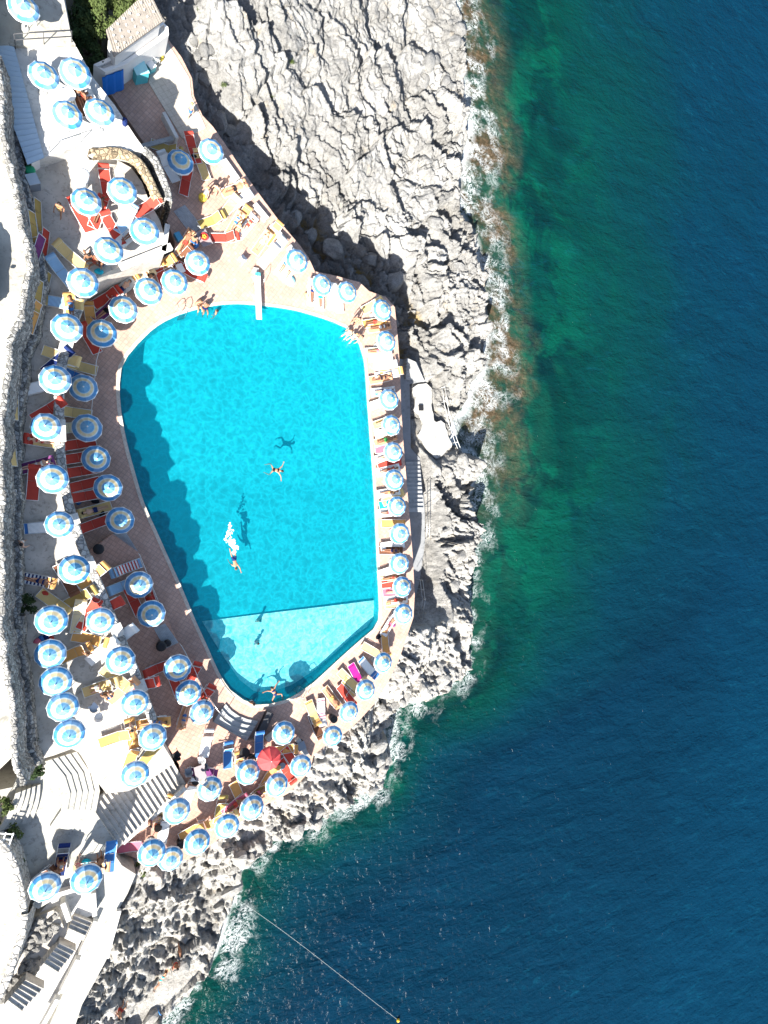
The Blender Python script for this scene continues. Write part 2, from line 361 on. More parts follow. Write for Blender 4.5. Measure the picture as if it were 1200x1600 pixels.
slab('lower_road', [(-900, 1300), (-20, 1300), (2, 1318), (22, 1345), (36, 1390), (44, 1424), (36, 1462), (20, 1502), (6, 1540), (-20, 1580), (-60, 1700), (-200, 2100), (-900, 2100)], TER + .6, ROADM)
slab('stair_landing', [(90, 1395), (146, 1392), (146, 1430), (116, 1440), (80, 1500), (30, 1560), (-30, 1640), (-30, 1560), (20, 1500), (50, 1440)], 1.95, CONC_W)

# ---- masonry: a strip of rough stones along a line, its profile given as (outward offset, height) pairs
def stone_strip(path, prof, cell=.33, step=.11, amp=.07, seed=3, flip=1, wob=.0):
    P = [Vector(p) for p in path]; S_ = [0.0]
    for a, b in zip(P, P[1:]): S_.append(S_[-1] + (b - a).length)
    ns = int(S_[-1] / step) + 1; s = np.linspace(0, S_[-1], ns)
    px = np.interp(s, S_, [p.x for p in P]); py = np.interp(s, S_, [p.y for p in P])
    tx = np.gradient(px); ty = np.gradient(py); L = np.hypot(tx, ty); nx, ny = flip * ty / L, -flip * tx / L
    pr = [0.0]
    for a, b in zip(prof, prof[1:]): pr.append(pr[-1] + math.hypot(b[0] - a[0], b[1] - a[1]))
    nt = max(2, int(pr[-1] / step) + 1); t = np.linspace(0, pr[-1], nt)
    po = np.interp(t, pr, [p[0] for p in prof]); pz = np.interp(t, pr, [p[1] for p in prof])
    do = np.gradient(po); dz = np.gradient(pz); dl = np.hypot(do, dz); no, nz_ = dz / dl * -1, do / dl
    Sg, Tg = np.meshgrid(s, t)
    f1, f2, r = worley(Sg / (cell * 1.35), Tg / cell, seed)
    d = amp * (np.clip((f2 - f1) * 3.2, 0, 1) ** .6 * (.55 + .6 * r[2])) + .02 * fbm(Sg * 5, Tg * 5, seed + 9)
    edge = wob * fbm(Sg * .9, Tg * 0 + 3, seed + 20, 4)
    O = po[:, None] + d * np.abs(no)[:, None] * np.sign(no[:, None] + 1e-9) + edge; Z = pz[:, None] + d * np.abs(nz_)[:, None]
    return px[None] + nx[None] * O, py[None] + ny[None] * O, Z
def stone_wall(name, label, path, prof, m=None, **kw):
    X, Y, Z = stone_strip(path, prof, **kw); me, _ = grid_mesh(name, X, Y, Z, None, m or STONE)
    o = obj(name, me); tag(o, label, 'wall'); return o
wl = dense([(0, 90), (3, 203), (15, 250), (25, 290), (33, 330), (43, 380), (45, 440), (37, 490), (18, 540), (9, 600), (5, 660), (3, 740), (3, 900), (5, 1000), (14, 1050), (20, 1100), (28, 1180), (36, 1225)], 20)
wallpath = [W(x, y, RO) for x, y in wl]
stone_wall('retaining_wall', 'long battered grey stone retaining wall between the upper road and the sun terrace', wallpath,
           [(-.16, RO - .05), (-.12, RO + .12), (.06, RO + .14), (.12, RO - .1), (.34, TER + 1.35), (.36, TER + 1.0), (.68, TER + 1.0), (.72, TER + .7), (.78, TER - .1)], cell=.22, step=.075, amp=.085, flip=-1, wob=.2, seed=5)
# ledges along its foot, each a block of masonry
for i, (y0, y1) in enumerate([(612, 648), (690, 722), (773, 805), (865, 935), (960, 988), (1032, 1066), (1110, 1152)]):
    xs = np.interp([y0, y1], [550, 610, 690, 740, 860, 960, 1030, 1110, 1160], [36, 29, 26, 25, 25, 29, 36, 44, 50])
    path = [W(xs[0], y0, TER), W(xs[1], y1, TER)]
    o = stone_wall('stone_ledge', '%s stone ledge from the top along the foot of the retaining wall' % ['first', 'second', 'third', 'fourth', 'fifth', 'sixth', 'seventh'][i], path,
               [(-.3, TER + .9), (.28, TER + .9), (.32, TER + .8), (.34, TER - .05)], cell=.26, step=.08, amp=.06, flip=-1, seed=30 + i)
    o['group'] = 'stone ledges along the retaining wall'
# low parapet along the terrace edge
edge = dense([(124, 474), (110, 516), (97, 568), (92, 620), (93, 690), (97, 738), (107, 788), (127, 852), (151, 908), (171, 958), (195, 1013), (216, 1064), (235, 1116), (249, 1152)], 16)
ep = [W(x, y, TER + .45) for x, y in edge]
par = thing('parapet', 'low pale stone parapet along the edge of the sun terrace above the pool deck', 'wall', tuple(ep[7]))
X, Y, Z = stone_strip(ep, [(.3, -.1), (.3, TER + .4), (.26, TER + .46), (-.26, TER + .46), (-.3, TER + .4), (-.3, TER - .05)], cell=.42, step=.10, amp=.035, seed=11)
me, _ = grid_mesh('masonry', X, Y, Z, None, m_stone('parapet_stone', (.50, .485, .455), .3, .4)); o = obj('masonry', me, par); o.location = -ep[7]
# white slabs added on the parapet as sunlit gaps between the parasol shadows
acc = 0
for (a, b) in [(475, 500), (530, 552), (598, 612), (655, 690), (745, 766), (803, 834), (867, 905), (975, 1010), (1060, 1082), (1125, 1150)]:
    pts = [p for p in edge if a <= p[1] <= b]
    if len(pts) < 2: continue
    L = [W(x, y, TER + .53) for x, y in pts]; q = MB()
    lo = []; ro = []
    for i, p in enumerate(L):
        t = (L[min(i + 1, len(L) - 1)] - L[max(0, i - 1)]).normalized(); nn = Vector((t.y, -t.x, 0)); lo.append(p + nn * .36); ro.append(p - nn * .36)
    q.prism([tuple(v)[:2] for v in lo + ro[::-1]], TER + .47, TER + .56); o = q.obj('sunlit_gap_slab', CONC_W, par); o.location = -ep[7]
# curved ochre wall with steps at the upper end of the sun terrace
cw = dense([(142, 240), (160, 238), (185, 237), (206, 245), (222, 260), (236, 285), (248, 312)], 10)
stone_wall('curved_wall', 'curved ochre stone wall below the upper terrace with a grey capping', [W(x, y, TER + 1.2) for x, y in cw],
           [(-.3, TER + 1.0), (-.25, TER + 1.35), (.15, TER + 1.35), (.22, TER + 1.2), (.62, TER - .8), (.66, 1.0)], STONE_B, cell=.34, step=.09, amp=.06, flip=-1, seed=41)
cw2 = dense([(196, 262), (210, 270), (220, 284), (226, 298)], 8)
cw3 = dense([(224, 232), (242, 250), (252, 272), (262, 300), (264, 315)], 8)
stone_wall('low_stone_wall', 'short grey stone wall curving beside the reddish deck and the ochre wall', [W(x, y, TER + 1) for x, y in cw3], [(.28, -.1), (.28, TER + .95), (.22, TER + 1.05), (-.22, TER + 1.05), (-.28, TER + .9), (-.28, 0)], cell=.3, step=.09, amp=.05, seed=44)
# bottom end: rounded walls by the road
stone_wall('rounded_wall', 'pale rounded stone wall bordering the lower road above the plaza', [W(x, y, TER + .7) for x, y in dense([(-20, 1300), (2, 1318), (20, 1345), (32, 1388), (36, 1420)], 10)],
           [(-.24, TER + .6), (-.2, TER + .95), (.2, TER + .95), (.24, TER + .7), (.42, TER - .7)], m_stone('pale_masonry', (.50, .475, .43), .4, .15), cell=.45, step=.10, amp=.04, flip=-1, seed=46)
stone_wall('roadside_wall', 'long pale stone wall beside the lower road down to the beach stairs', [W(x, y, TER + .6) for x, y in dense([(40, 1425), (34, 1462), (20, 1502), (6, 1540), (-20, 1585)], 12)],
           [(-.2, TER + .55), (-.17, TER + .8), (.15, TER + .8), (.2, TER + .6), (.5, 2.6), (.55, 1.5)], MATS['pale_masonry'], cell=.4, step=.11, amp=.05, flip=-1, seed=47)

# ---- stairs: treads between two edge lines (photo points), first step at the top
def stairs(name, label, L0, L1, R0, R1, n, z0, z1, m=CONC, curve=None, cat='stairs'):
    c = W((L0[0] + R1[0]) / 2, (L0[1] + R1[1]) / 2, z1); root = thing(name, label, cat, tuple(c))
    for i in range(n):
        z = z0 + (z1 - z0) * (i + 1) / (n + 1); a, b = i / n, (i + 1) / n + .12 / n
        lerp = lambda p, q, t: (p[0] + (q[0] - p[0]) * t, p[1] + (q[1] - p[1]) * t)
        A, B, Cc, D = lerp(L0, L1, a), lerp(L0, L1, b), lerp(R0, R1, b), lerp(R0, R1, a)
        fr_ = [A] + [(A[0] + (D[0] - A[0]) * t + (curve or (0, 0))[0] * 4 * t * (1 - t), A[1] + (D[1] - A[1]) * t + (curve or (0, 0))[1] * 4 * t * (1 - t)) for t in (.25, .5, .75)] + [D]
        bk = [B] + [(B[0] + (Cc[0] - B[0]) * t + (curve or (0, 0))[0] * 4 * t * (1 - t), B[1] + (Cc[1] - B[1]) * t + (curve or (0, 0))[1] * 4 * t * (1 - t)) for t in (.25, .5, .75)] + [Cc]
        q = MB().prism(PL(fr_ + bk[::-1], z), z - .6 - abs(z0 - z1) / n, z - .0015 * i); o = q.obj('step', m, root); o.location = -c
    return root
stairs('staircase', 'wide straight stairs from the plaza up along the wall to the pool deck', (131, 1262), (256, 1168), (180, 1330), (290, 1226), 17, TER - .5, RD)
stairs('curved_steps', 'shallow curved steps fanning across the pale plaza', (70, 1190), (128, 1172), (78, 1292), (130, 1300), 6, TER - .02, TER - .47, PATHM, (26, 0))
stairs('garden_steps', 'short curved steps beside the end of the retaining wall', (24, 1240), (62, 1226), (-6, 1300), (48, 1285), 5, TER + .5, TER - .5, PATHM, (4, 0))
for k, (a, b, c, d, n_, z0, z1) in enumerate([((104, 1458), (115, 1431), (130, 1470), (144, 1442), 4, 2.8, 2.1), ((63, 1512), (92, 1475), (86, 1527), (118, 1487), 6, 3.6, 2.6), ((6, 1570), (39, 1532), (28, 1588), (68, 1546), 6, 4.1, 3.2)]):
    stairs('beach_stairs', ['upper', 'middle', 'lowest'][k] + ' flight of pale stairs between the rubble bank and the cream path', a, b, c, d, n_, z0, z1, CONC)['group'] = 'flights of the beach stairs'
stairs('pool_steps', 'curved grey and white steps leading down from the reddish deck to the pool', (330, 1132), (352, 1101), (384, 1160), (403, 1128), 4, RD, .0, CONC_G, (-5, 5))
stairs('rock_stairs', 'steep grey stairs cut down behind the seaward deck', (637, 800), (634, 722), (662, 800), (656, 722), 12, -3.6, -5.8, CONC_G)
stairs('upper_rock_stairs', 'short grey stairs beside the bare rock north of the seaward platform', (634, 592), (636, 560), (664, 596), (650, 566), 6, -5.7, -4.3, CONC_G)

slab('stone_passage', [(150, 247), (185, 246), (205, 256), (225, 284), (238, 316), (250, 338), (266, 320), (262, 300), (250, 268), (232, 248), (206, 234), (150, 233)], 1.5, STONE_B)
LOWPX = [(176, 834), (217, 863), (230, 898), (246, 935), (280, 1005), (307, 1057), (322, 1082), (334, 1102), (332, 1128), (384, 1158), (418, 1158), (432, 1146), (447, 1140), (466, 1150), (478, 1172), (488, 1184), (482, 1204), (450, 1237), (415, 1255), (380, 1279), (350, 1300), (322, 1325), (288, 1343), (250, 1348),
         (215, 1340), (190, 1332), (181, 1321), (200, 1304), (242, 1268), (284, 1232), (280, 1195), (250, 1146), (236, 1112), (216, 1060), (196, 1010), (172, 955), (152, 905), (140, 860)]
struct(MB().prism(PL(LOWPX, RD), .002, RD).obj('raised_deck', TILE_R))
def gz(x, y, z):
    """ground under a photo point of the deck: the lower deck lies a few steps above the pool"""
    return z + RD if 0 <= z < 1 and inside(np.array([float(x)]), np.array([float(y)]), LOWPX)[0] else z
# ---- boardwalk grilles set into the deck (timber slats)
def boardwalk(label, quad, n):
    c = W(sum(p[0] for p in quad) / 4, sum(p[1] for p in quad) / 4, 0); root = thing('boardwalk', label, 'boardwalk', tuple(c), 0, 'grey slatted boardwalks')
    gb = gz(quad[1][0], quad[1][1], 0); gb = gz(quad[2][0], quad[2][1], 0) and gb
    A, B, D, E_ = [W(*p, gb + .05) for p in quad]
    for i in range(n):
        a, b = (i + .08) / n, (i + .92) / n
        pts = [A.lerp(B, a), A.lerp(B, b), E_.lerp(D, b), E_.lerp(D, a)]
        o = MB().prism([tuple(p)[:2] for p in pts], .004 + gb, gb + .05 + .004 * (i % 3)).obj('slat', mat('grey_boards', (.40, .42, .43), .8, .25, 3, .2, 20), root); o.location = -c
boardwalk('grey slatted boardwalk below the stone wall at the head of the pool', [(271, 330), (289, 320), (318, 356), (298, 366)], 11)
boardwalk('grey slatted boardwalk beside the black waste bin on the shaded deck', [(176, 834), (196, 830), (216, 862), (190, 868)], 9)
boardwalk('grey slatted boardwalk under the half-shaded parasol with dark pots', [(240, 982), (258, 974), (279, 1004), (258, 1014)], 9)

# ---- seaward walkway and rock platform
slab('seaward_walkway', [(622, 560), (652, 566), (664, 596), (640, 600), (642, 700), (656, 716), (664, 800), (664, 850), (656, 905), (650, 932), (634, 960), (600, 960), (600, 560)], -5.8, mat('shade_dark_concrete', (.25, .255, .26), .85, .25, .7, .3, 8))  # concrete darkened in colour to stand in for the deck's shade
PLAT = [(645, 605), (652, 599), (668, 599), (673, 606), (676, 640), (678, 658), (690, 658), (697, 668), (706, 700), (698, 706), (684, 716), (672, 708), (660, 690), (655, 678), (662, 664), (658, 648), (647, 640), (650, 625)]
rq = random.Random(5); PLAT = [(x + rq.uniform(-1.6, 1.6), y + rq.uniform(-1.6, 1.6)) for x, y in dense(PLAT, 6, True)]
slab('rock_platform', PLAT, -5.6, mat('rough_pale_concrete', (.42, .405, .375), .9, .4, 1.1, .6, 6))

# ================================================================ ROCKY SHORE AND SEA
COAST = [(640, -260), (660, -120), (688, -30), (702, 20), (713, 60), (708, 85), (712, 110), (719, 150), (728, 200), (716, 250), (702, 295), (713, 340), (735, 380), (740, 430), (743, 480), (751, 530), (748, 580), (727, 605), (722, 635), (706, 655), (704, 690),
         (716, 706), (736, 708), (748, 722), (737, 750), (724, 780), (737, 805), (735, 850), (722, 900), (728, 960), (725, 1000), (733, 1035), (715, 1055), (682, 1073), (655, 1093), (625, 1100), (608, 1112), (596, 1118), (590, 1132), (601, 1145), (607, 1165), (595, 1185), (598, 1215),
         (570, 1240), (535, 1248), (505, 1262), (490, 1280), (460, 1285), (440, 1300), (410, 1312), (385, 1330), (374, 1360), (370, 1390), (355, 1420), (345, 1460), (335, 1490), (310, 1520), (300, 1540), (270, 1568), (245, 1600), (228, 1640), (215, 1720), (150, 2000)]
rr = random.Random(3)
def rough(pts, k=3, amp=5):
    for _ in range(k):
        out = []
        for a, b in zip(pts, pts[1:]):
            out += [a, ((a[0] + b[0]) / 2 + rr.uniform(-amp, amp), (a[1] + b[1]) / 2 + rr.uniform(-amp, amp))]
        pts = out + [pts[-1]]; amp *= .55
    return pts
COASTW = PL(rough(COAST, 3, 4), SEA)
LAND = COASTW + [(-60, -120), (-60, 120)]
CTRL = [(330, 10, .5), (420, 20, -.3), (520, 20, -2), (600, 30, -3.4), (660, 60, -5), (280, 20, -1.2), (285, 80, -2.2), (318, 150, -3.0), (370, 100, -.8), (430, 110, -1.2), (500, 130, -2.1), (580, 150, -3.2), (660, 180, -4.8), (440, 200, -2.0),
        (372, 215, -4.2), (410, 270, -5.2), (450, 330, -6.0), (470, 355, -6.2), (480, 270, -4.0), (400, 170, -1.8), (540, 230, -3), (600, 260, -4.0), (665, 280, -5), (500, 400, -6.4), (550, 340, -4.6), (600, 350, -4.6), (580, 420, -6.3), (650, 390, -4.3), (690, 380, -5.0), (635, 470, -6.4), (640, 510, -6.4), (650, 545, -6.4), (620, 430, -6.3), (540, 385, -6.3), (690, 450, -4.0),
        (715, 520, -4.4), (700, 560, -4.2), (665, 590, -5.5), (690, 630, -5.4), (665, 760, -4.2), (705, 735, -4.3), (690, 790, -4.3), (675, 860, -3.2), (710, 900, -4.6), (668, 930, -1.9), (695, 980, -3.0), (650, 1010, -1), (695, 1035, -3.2), (622, 1065, -.8), (660, 1070, -2.8), (592, 1118, -3.4), (560, 1150, -.5), (535, 1190, -.7),
        (580, 1195, -2.2), (500, 1220, -.7), (545, 1232, -2.6), (455, 1255, -.8), (420, 1285, -1.4), (380, 1312, -1.5), (345, 1335, -1.8), (310, 1372, -4.2), (270, 1385, -2.4), (230, 1395, -.7), (330, 1400, -5.2), (290, 1440, -4.6), (235, 1450, -2.6), (200, 1480, -1.4), (255, 1500, -4.6), (310, 1490, -5.2), (215, 1550, -3.6), (235, 1580, -5.2), (170, 1590, -2.6), (265, 1540, -5.5), (190, 1390, -.3), (130, 1600, -1)]
x0, x1, y0, y1, st = -2.5, 47.0, -47.0, 52.0, .092
gx = np.arange(x0, x1, st); gy = np.arange(y0, y1, st); GX, GY = np.meshgrid(gx, gy)
# coarse interpolation of the control heights, then bilinear to the fine grid
cs = 1.0; cx_ = np.arange(x0 - 1, x1 + 3, cs); cy_ = np.arange(y0 - 1, y1 + 3, cs); CX, CY = np.meshgrid(cx_, cy_)
num = np.zeros(CX.shape); den = num.copy()
for (a, b, z) in CTRL:
    p = W(a, b, z); w = 1 / ((CX - p.x) ** 2 + (CY - p.y) ** 2 + .5) ** 2.4; num += w * z; den += w
CZ = num / den
fi = (GX - cx_[0]) / cs; fj = (GY - cy_[0]) / cs; i0 = fi.astype(int); j0 = fj.astype(int); fi -= i0; fj -= j0
BZ = (CZ[j0, i0] * (1 - fi) + CZ[j0, i0 + 1] * fi) * (1 - fj) + (CZ[j0 + 1, i0] * (1 - fi) + CZ[j0 + 1, i0 + 1] * fi) * fj
land = inside(GX, GY, LAND)
dc = np.zeros(GX.shape)
sub = dist_line(GX[::4, ::4], GY[::4, ::4], COASTW)
big = np.repeat(np.repeat(sub, 4, 0), 4, 1)[:GX.shape[0], :GX.shape[1]]
near = big < 3.5
dc = big.copy(); dc[near] = dist_line(GX[near], GY[near], COASTW)
# fractured limestone: tilted blocks at three sizes with cracks between them, strike running down to the right
wx = GX + .9 * fbm(GX * .35, GY * .35, 61, 3); wy = GY + .9 * fbm(GX * .35 + 9, GY * .35, 67, 3)
ang = math.radians(-52); U = wx * math.cos(ang) + wy * math.sin(ang); V = -wx * math.sin(ang) + wy * math.cos(ang)
rough_amt = np.clip(.75 + .9 * fbm(GX * .12, GY * .12, 71, 3), .35, 1.3)
south = np.clip((-6 - GY) / 4, 0, 1)
H = np.zeros(GX.shape)
var = np.clip(.75 + 1.3 * fbm(GX * .16 + 3, GY * .16, 77, 3), .4, 1.35)      # smooth slabs here, shattered ground there
wU = U + .8 * fbm(U * .5, V * .5, 81, 3); wV = V + .7 * fbm(U * .4, V * .6, 85, 4)
for sz, st_, amp, rise, sd_ in [(4.2, 1.3, 1.15, .26, 101), (1.8, 1.4, 1.15, .50, 131), (.85, 1.5, .58, .55, 161), (.42, 1.4, .24, .5, 181)]:
    f1, f2, r = worley(wU / (sz * st_), wV / sz, sd_); k = 1 if sz > 3 else var
    # each block rises against the dip and breaks off sharply on its far side
    H += k * (amp * (r[2] - .5) - sz * r[1] * rise * (.1 + 1.3 * r[3]) + sz * (r[4] - .5) * r[0] * .6)
for lam, amp, sd_ in [(2.6, .22, 301), (.95, .20, 311)]:      # strata: slow rise, sudden drop
    ph = wV / lam + 1.1 * fbm(U * .3, V * .3, sd_, 3); fr2 = ph - np.floor(ph); H += amp * var * (fr2 - .5) * np.clip(.2 + 1.6 * _h(np.floor(ph), np.floor(U / (lam * 3) + 9 * _h(np.floor(ph), np.floor(ph) * 0, sd_)), sd_ + 3), 0, 1)
fis = np.abs(fbm(wU * .16, wV * .5, 331, 4)); H -= .6 * np.clip(1 - fis / .018, 0, 1) ** .6
H = H * .95 * (1 - .3 * south)
f1, f2, r = worley(wx / .9, wy / .8, 211); pit = np.clip(1 - f1 / (.10 + .30 * r[2]), 0, 1)
H -= south * .55 * pit ** .6
f1, f2, r = worley(wx / .45, wy / .36, 231); H -= (.16 + .15 * south) * np.clip(1 - f1 / (.34 * r[2] ** 2 + .02), 0, 1) ** .7
calm = inside(GX, GY, PL([(410, 1262), (440, 1215), (485, 1190), (530, 1165), (552, 1180), (520, 1232), (450, 1272)], -1)); H = np.where(calm, H * .4, H)
H += (.30 * fbm(wx * 1.3, wy * 1.3, 241, 4) + .24 * fbm(wx * 3.6, wy * 3.6, 251, 3)) * (.6 + .6 * var)
cliff = SEA - .15 + np.clip(dc, 0, 99) * 2.2 + .25 * np.minimum(dc, 1)
Z = np.minimum(BZ, cliff) + H * np.clip(.25 + dc * .55, 0, 1)
Z = np.where(land & (dc > 1.2), np.maximum(Z, SEA + .25 + .12 * H), Z)
shelf_ = inside(GX, GY, PL([(196, 1600), (232, 1545), (252, 1515), (300, 1498), (313, 1516), (262, 1568), (240, 1597), (215, 1640)], -5.7)); Z = np.where(shelf_, -5.75 + .06 * H + .02 * GX, Z)
Z = np.where(land, np.maximum(Z, SEA - .5), SEA - .4 - .5 * dc)
# keep clear of the built ground
bx = inside(GX, GY, offset_loop(DECKW, .05)); Z = np.where(bx, np.minimum(Z, -.75), Z)
nd = inside(GX, GY, offset_loop(DECKW, 5.0)) & ~bx; ddx = dist_line(GX[nd], GY[nd], DECKW, True); Z[nd] = np.minimum(Z[nd], -.25 + ddx * .8)
for poly, zt in (([(622, 560), (652, 566), (664, 596), (642, 600), (642, 700), (656, 716), (666, 800), (666, 850), (658, 905), (652, 932), (600, 960), (600, 560)], -6.1), ([(640, 605), (652, 597), (670, 597), (676, 606), (678, 640), (690, 655), (700, 666), (710, 700), (700, 708), (684, 718), (672, 710), (655, 690), (642, 660)], -5.9)):
    pw2 = PL(poly, zt + .4); nb = inside(GX, GY, offset_loop(pw2, 3.0)); ins2 = inside(GX[nb], GY[nb], pw2); dq = dist_line(GX[nb], GY[nb], pw2, True)
    Z[nb] = np.minimum(Z[nb], zt + np.where(ins2, 0, dq * 1.4 + .25 * fbm(GX[nb] * 2.5, GY[nb] * 2.5, 401, 3)))
keep = (land | (dc < 1.2)) & ~inside(GX, GY, offset_loop(DECKW, -2.0)) & (GX > -2.4)
g = N('limestone')
geo = g.n('NewGeometry'); sp = g.n('SeparateXYZ'); g.l(geo.outputs['Position'], sp.inputs[0])
n1 = g.noise(.35, 8, .65); n2 = g.noise(2.4, 6, .7); n3 = g.noise(9, 6, .75)
c = g.ramp(n1, [(.28, (.175, .170, .16)), (.5, (.275, .268, .254)), (.72, (.385, .379, .363))])
c = g.mix(1, c, g.ramp(n2, [(.28, .55), (.48, .98), (.75, 1.15)]), 'MULTIPLY')
c = g.mix(1, c, g.ramp(n3, [(.36, .62), (.5, .98), (.65, 1.1)]), 'MULTIPLY')
c = g.mix(g.ramp(g.noise(.8, 5, .6), [(.60, 0), (.75, .55)]), c, (.36, .28, .17))
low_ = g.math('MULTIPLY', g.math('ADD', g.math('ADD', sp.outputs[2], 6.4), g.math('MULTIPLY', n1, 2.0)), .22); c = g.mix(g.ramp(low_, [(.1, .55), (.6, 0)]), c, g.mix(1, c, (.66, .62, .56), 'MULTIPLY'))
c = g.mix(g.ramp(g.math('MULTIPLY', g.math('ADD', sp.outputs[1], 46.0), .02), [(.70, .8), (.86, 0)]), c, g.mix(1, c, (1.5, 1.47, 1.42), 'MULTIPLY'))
wet = g.math('ADD', sp.outputs[2], g.math('MULTIPLY', n2, -1.1))
w1 = g.ramp(g.math('MULTIPLY', g.math('ADD', wet, 8.0), .5), [(.30, 1), (.55, 0)])
c = g.mix(g.math('MULTIPLY', w1, g.ramp(g.noise(.22, 3), [(.42, .25), (.58, 1)])), c, (.30, .20, .06))
w2 = g.ramp(g.math('MULTIPLY', g.math('ADD', wet, 8.0), .5), [(.10, 1), (.28, 0)])
c = g.mix(w2, c, (.045, .037, .025))
g.col(c); g.b.inputs['Roughness'].default_value = .88; g.b.inputs['Specular IOR Level'].default_value = .25
g.bump(g.math('ADD', n3, g.math('MULTIPLY', n2, 1.2)), .9, .16)
LIME = g.m
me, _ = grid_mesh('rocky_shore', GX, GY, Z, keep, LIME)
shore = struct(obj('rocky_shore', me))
def ground(x, y):
    i = int((x - x0) / st); j = int((y - y0) / st)
    return float(Z[j, i]) if 0 <= i < Z.shape[1] and 0 <= j < Z.shape[0] else -3.0
# loose boulders lying on the shore
def boulder_mesh(seed):
    bm = bmesh.new(); bmesh.ops.create_icosphere(bm, subdivisions=2, radius=1); q = random.Random(seed)
    pl = [(Vector((q.gauss(0, 1), q.gauss(0, 1), q.gauss(0, 1))).normalized(), q.uniform(.55, .85)) for _ in range(9)]
    for v in bm.verts:
        for nn, dd_ in pl:
            k = v.co.dot(nn)
            if k > dd_: v.co -= nn * (k - dd_)
        v.co *= 1 + q.uniform(-.03, .03)
    me = bpy.data.meshes.new('boulder'); bm.to_mesh(me); bm.free(); me.materials.append(LIME); return me
BM_ = [boulder_mesh(k) for k in range(5)]
q = random.Random(12)
for k in range(170):
    t = q.random() * (len(COAST) - 4) + 1; a = COAST[int(t)]; b = COAST[int(t) + 1]; u = t - int(t)
    p = W(a[0] + (b[0] - a[0]) * u - q.uniform(0, 60) * (1 if a[1] < 1100 else .55), a[1] + (b[1] - a[1]) * u - (0 if a[1] < 1100 else q.uniform(0, 40)), SEA + 2)
    if not inside(np.array([p.x]), np.array([p.y]), LAND)[0] or inside(np.array([p.x]), np.array([p.y]), offset_loop(DECKW, 1.2))[0]: continue
    if 600 < PX(p.x, p.y, -3)[1] < 730 and PX(p.x, p.y, -3)[0] < 715: continue
    s = q.choice([.25, .3, .4, .5, .75]); o = obj('boulder', q.choice(BM_), shore); o.location = (p.x, p.y, ground(p.x, p.y) + .12 * s); o.scale = (s * q.uniform(.8, 1.4), s, s * q.uniform(.5, .8)); o.rotation_euler = (q.uniform(-.3, .3), q.uniform(-.3, .3), q.uniform(0, 6))
# boulders heaped in the shaded gully under the head of the deck
for (a, b, z, s) in [(312, 100, -2.4, .6), (318, 112, -2.6, .55), (305, 105, -2.5, .5), (322, 95, -2.2, .5), (315, 128, -2.9, .75), (330, 118, -2.6, .6), (345, 190, -3.4, .9), (300, 82, -2.3, .5), (360, 200, -3.4, .7), (460, 345, -5, 1.0), (520, 390, -5.4, 1.2), (585, 400, -5.2, 1.0), (620, 440, -5.4, 1.2), (490, 365, -5.1, .9)]:
    p = W(a, b, z); o = obj('boulder', q.choice(BM_), shore); o.location = (p.x, p.y, ground(p.x, p.y) + .2 * s); o.scale = (s, s * .85, s * .7); o.rotation_euler = (q.uniform(-.3, .3), q.uniform(-.3, .3), q.uniform(0, 6))

# ---- sea: one sheet to the horizon; the colour of the water follows its depth off the shore
fx = np.concatenate([[-1500, -600, -250, -100, -40], np.arange(-12, 120, .5), [125, 140, 170, 220, 320, 600, 1500]])
fy = np.concatenate([[-1500, -600, -300, -180, -120], np.arange(-100, 100, .5), [105, 125, 180, 300, 600, 1500]])
SX, SY = np.meshgrid(fx, fy); sea_me, used = grid_mesh('sea', SX, SY, np.full(SX.shape, SEA))
sx, sy = SX.reshape(-1)[used], SY.reshape(-1)[used]
ds = dist_line(sx, sy, PL(rough(COAST, 1, 2), SEA)); 
cy = np.array([W(a, b, SEA).y for a, b in COAST])
reef = np.clip((sy - 2) / 8, 0, 1) * np.clip(1 - (ds - 4.6 - 3.2 * fbm(sx * .22, sy * .22, 5, 3)) / 2.6, 0, 1)
reef = np.maximum(reef, .55 * np.clip((sy + 2) / 4, 0, 1) * np.clip(1 - (ds - 4) / 4, 0, 1))
# water over the shelf off the upper shore is shallow far out; off the southern point it falls away at once
shelf = 3.2 + 18 * np.clip((sy + 26) / 30, 0, 1)
depth = np.clip(ds / shelf, 0, 6)
ds_f = ds
for nm, arr in (('shore', ds), ('reef', reef), ('depth', depth)):
    at = sea_me.attributes.new(nm, 'FLOAT', 'POINT'); at.data.foreach_set('value', arr.astype(np.float32))
sea_me.polygons.foreach_set('use_smooth', np.ones(len(sea_me.polygons), bool))
g = N('sea_water')
def attr(nm):
    a = g.n('Attribute'); a.attribute_name = nm; return a.outputs['Fac']
sh, rf, dp = attr('shore'), attr('reef'), attr('depth')
big = g.noise(.05, 5, .6, .6); mid = g.noise(.22, 6, .65, .5); fine = g.noise(.9, 7, .7, .8)
dd2 = g.math('ADD', dp, g.math('MULTIPLY', g.math('ADD', big, -.5), 1.3)); dd2 = g.math('ADD', dd2, g.math('MULTIPLY', g.math('ADD', mid, -.5), .8))
c = g.ramp(g.math('MULTIPLY', dd2, .25), [(.0, (.006, .036, .024)), (.12, (.0009, .033, .025)), (.26, (.001, .0245, .028)), (.45, (.001, .019, .0325)), (.8, (.001, .0135, .028)), (1.0, (.001, .0150, .0325))])
c = g.mix(g.ramp(g.math('MULTIPLY', g.math('ADD', sh, g.math('MULTIPLY', g.math('ADD', big, -.5), 40)), .0125), [(.38, 0), (.75, 1)]), c, (.001, .0195, .043))
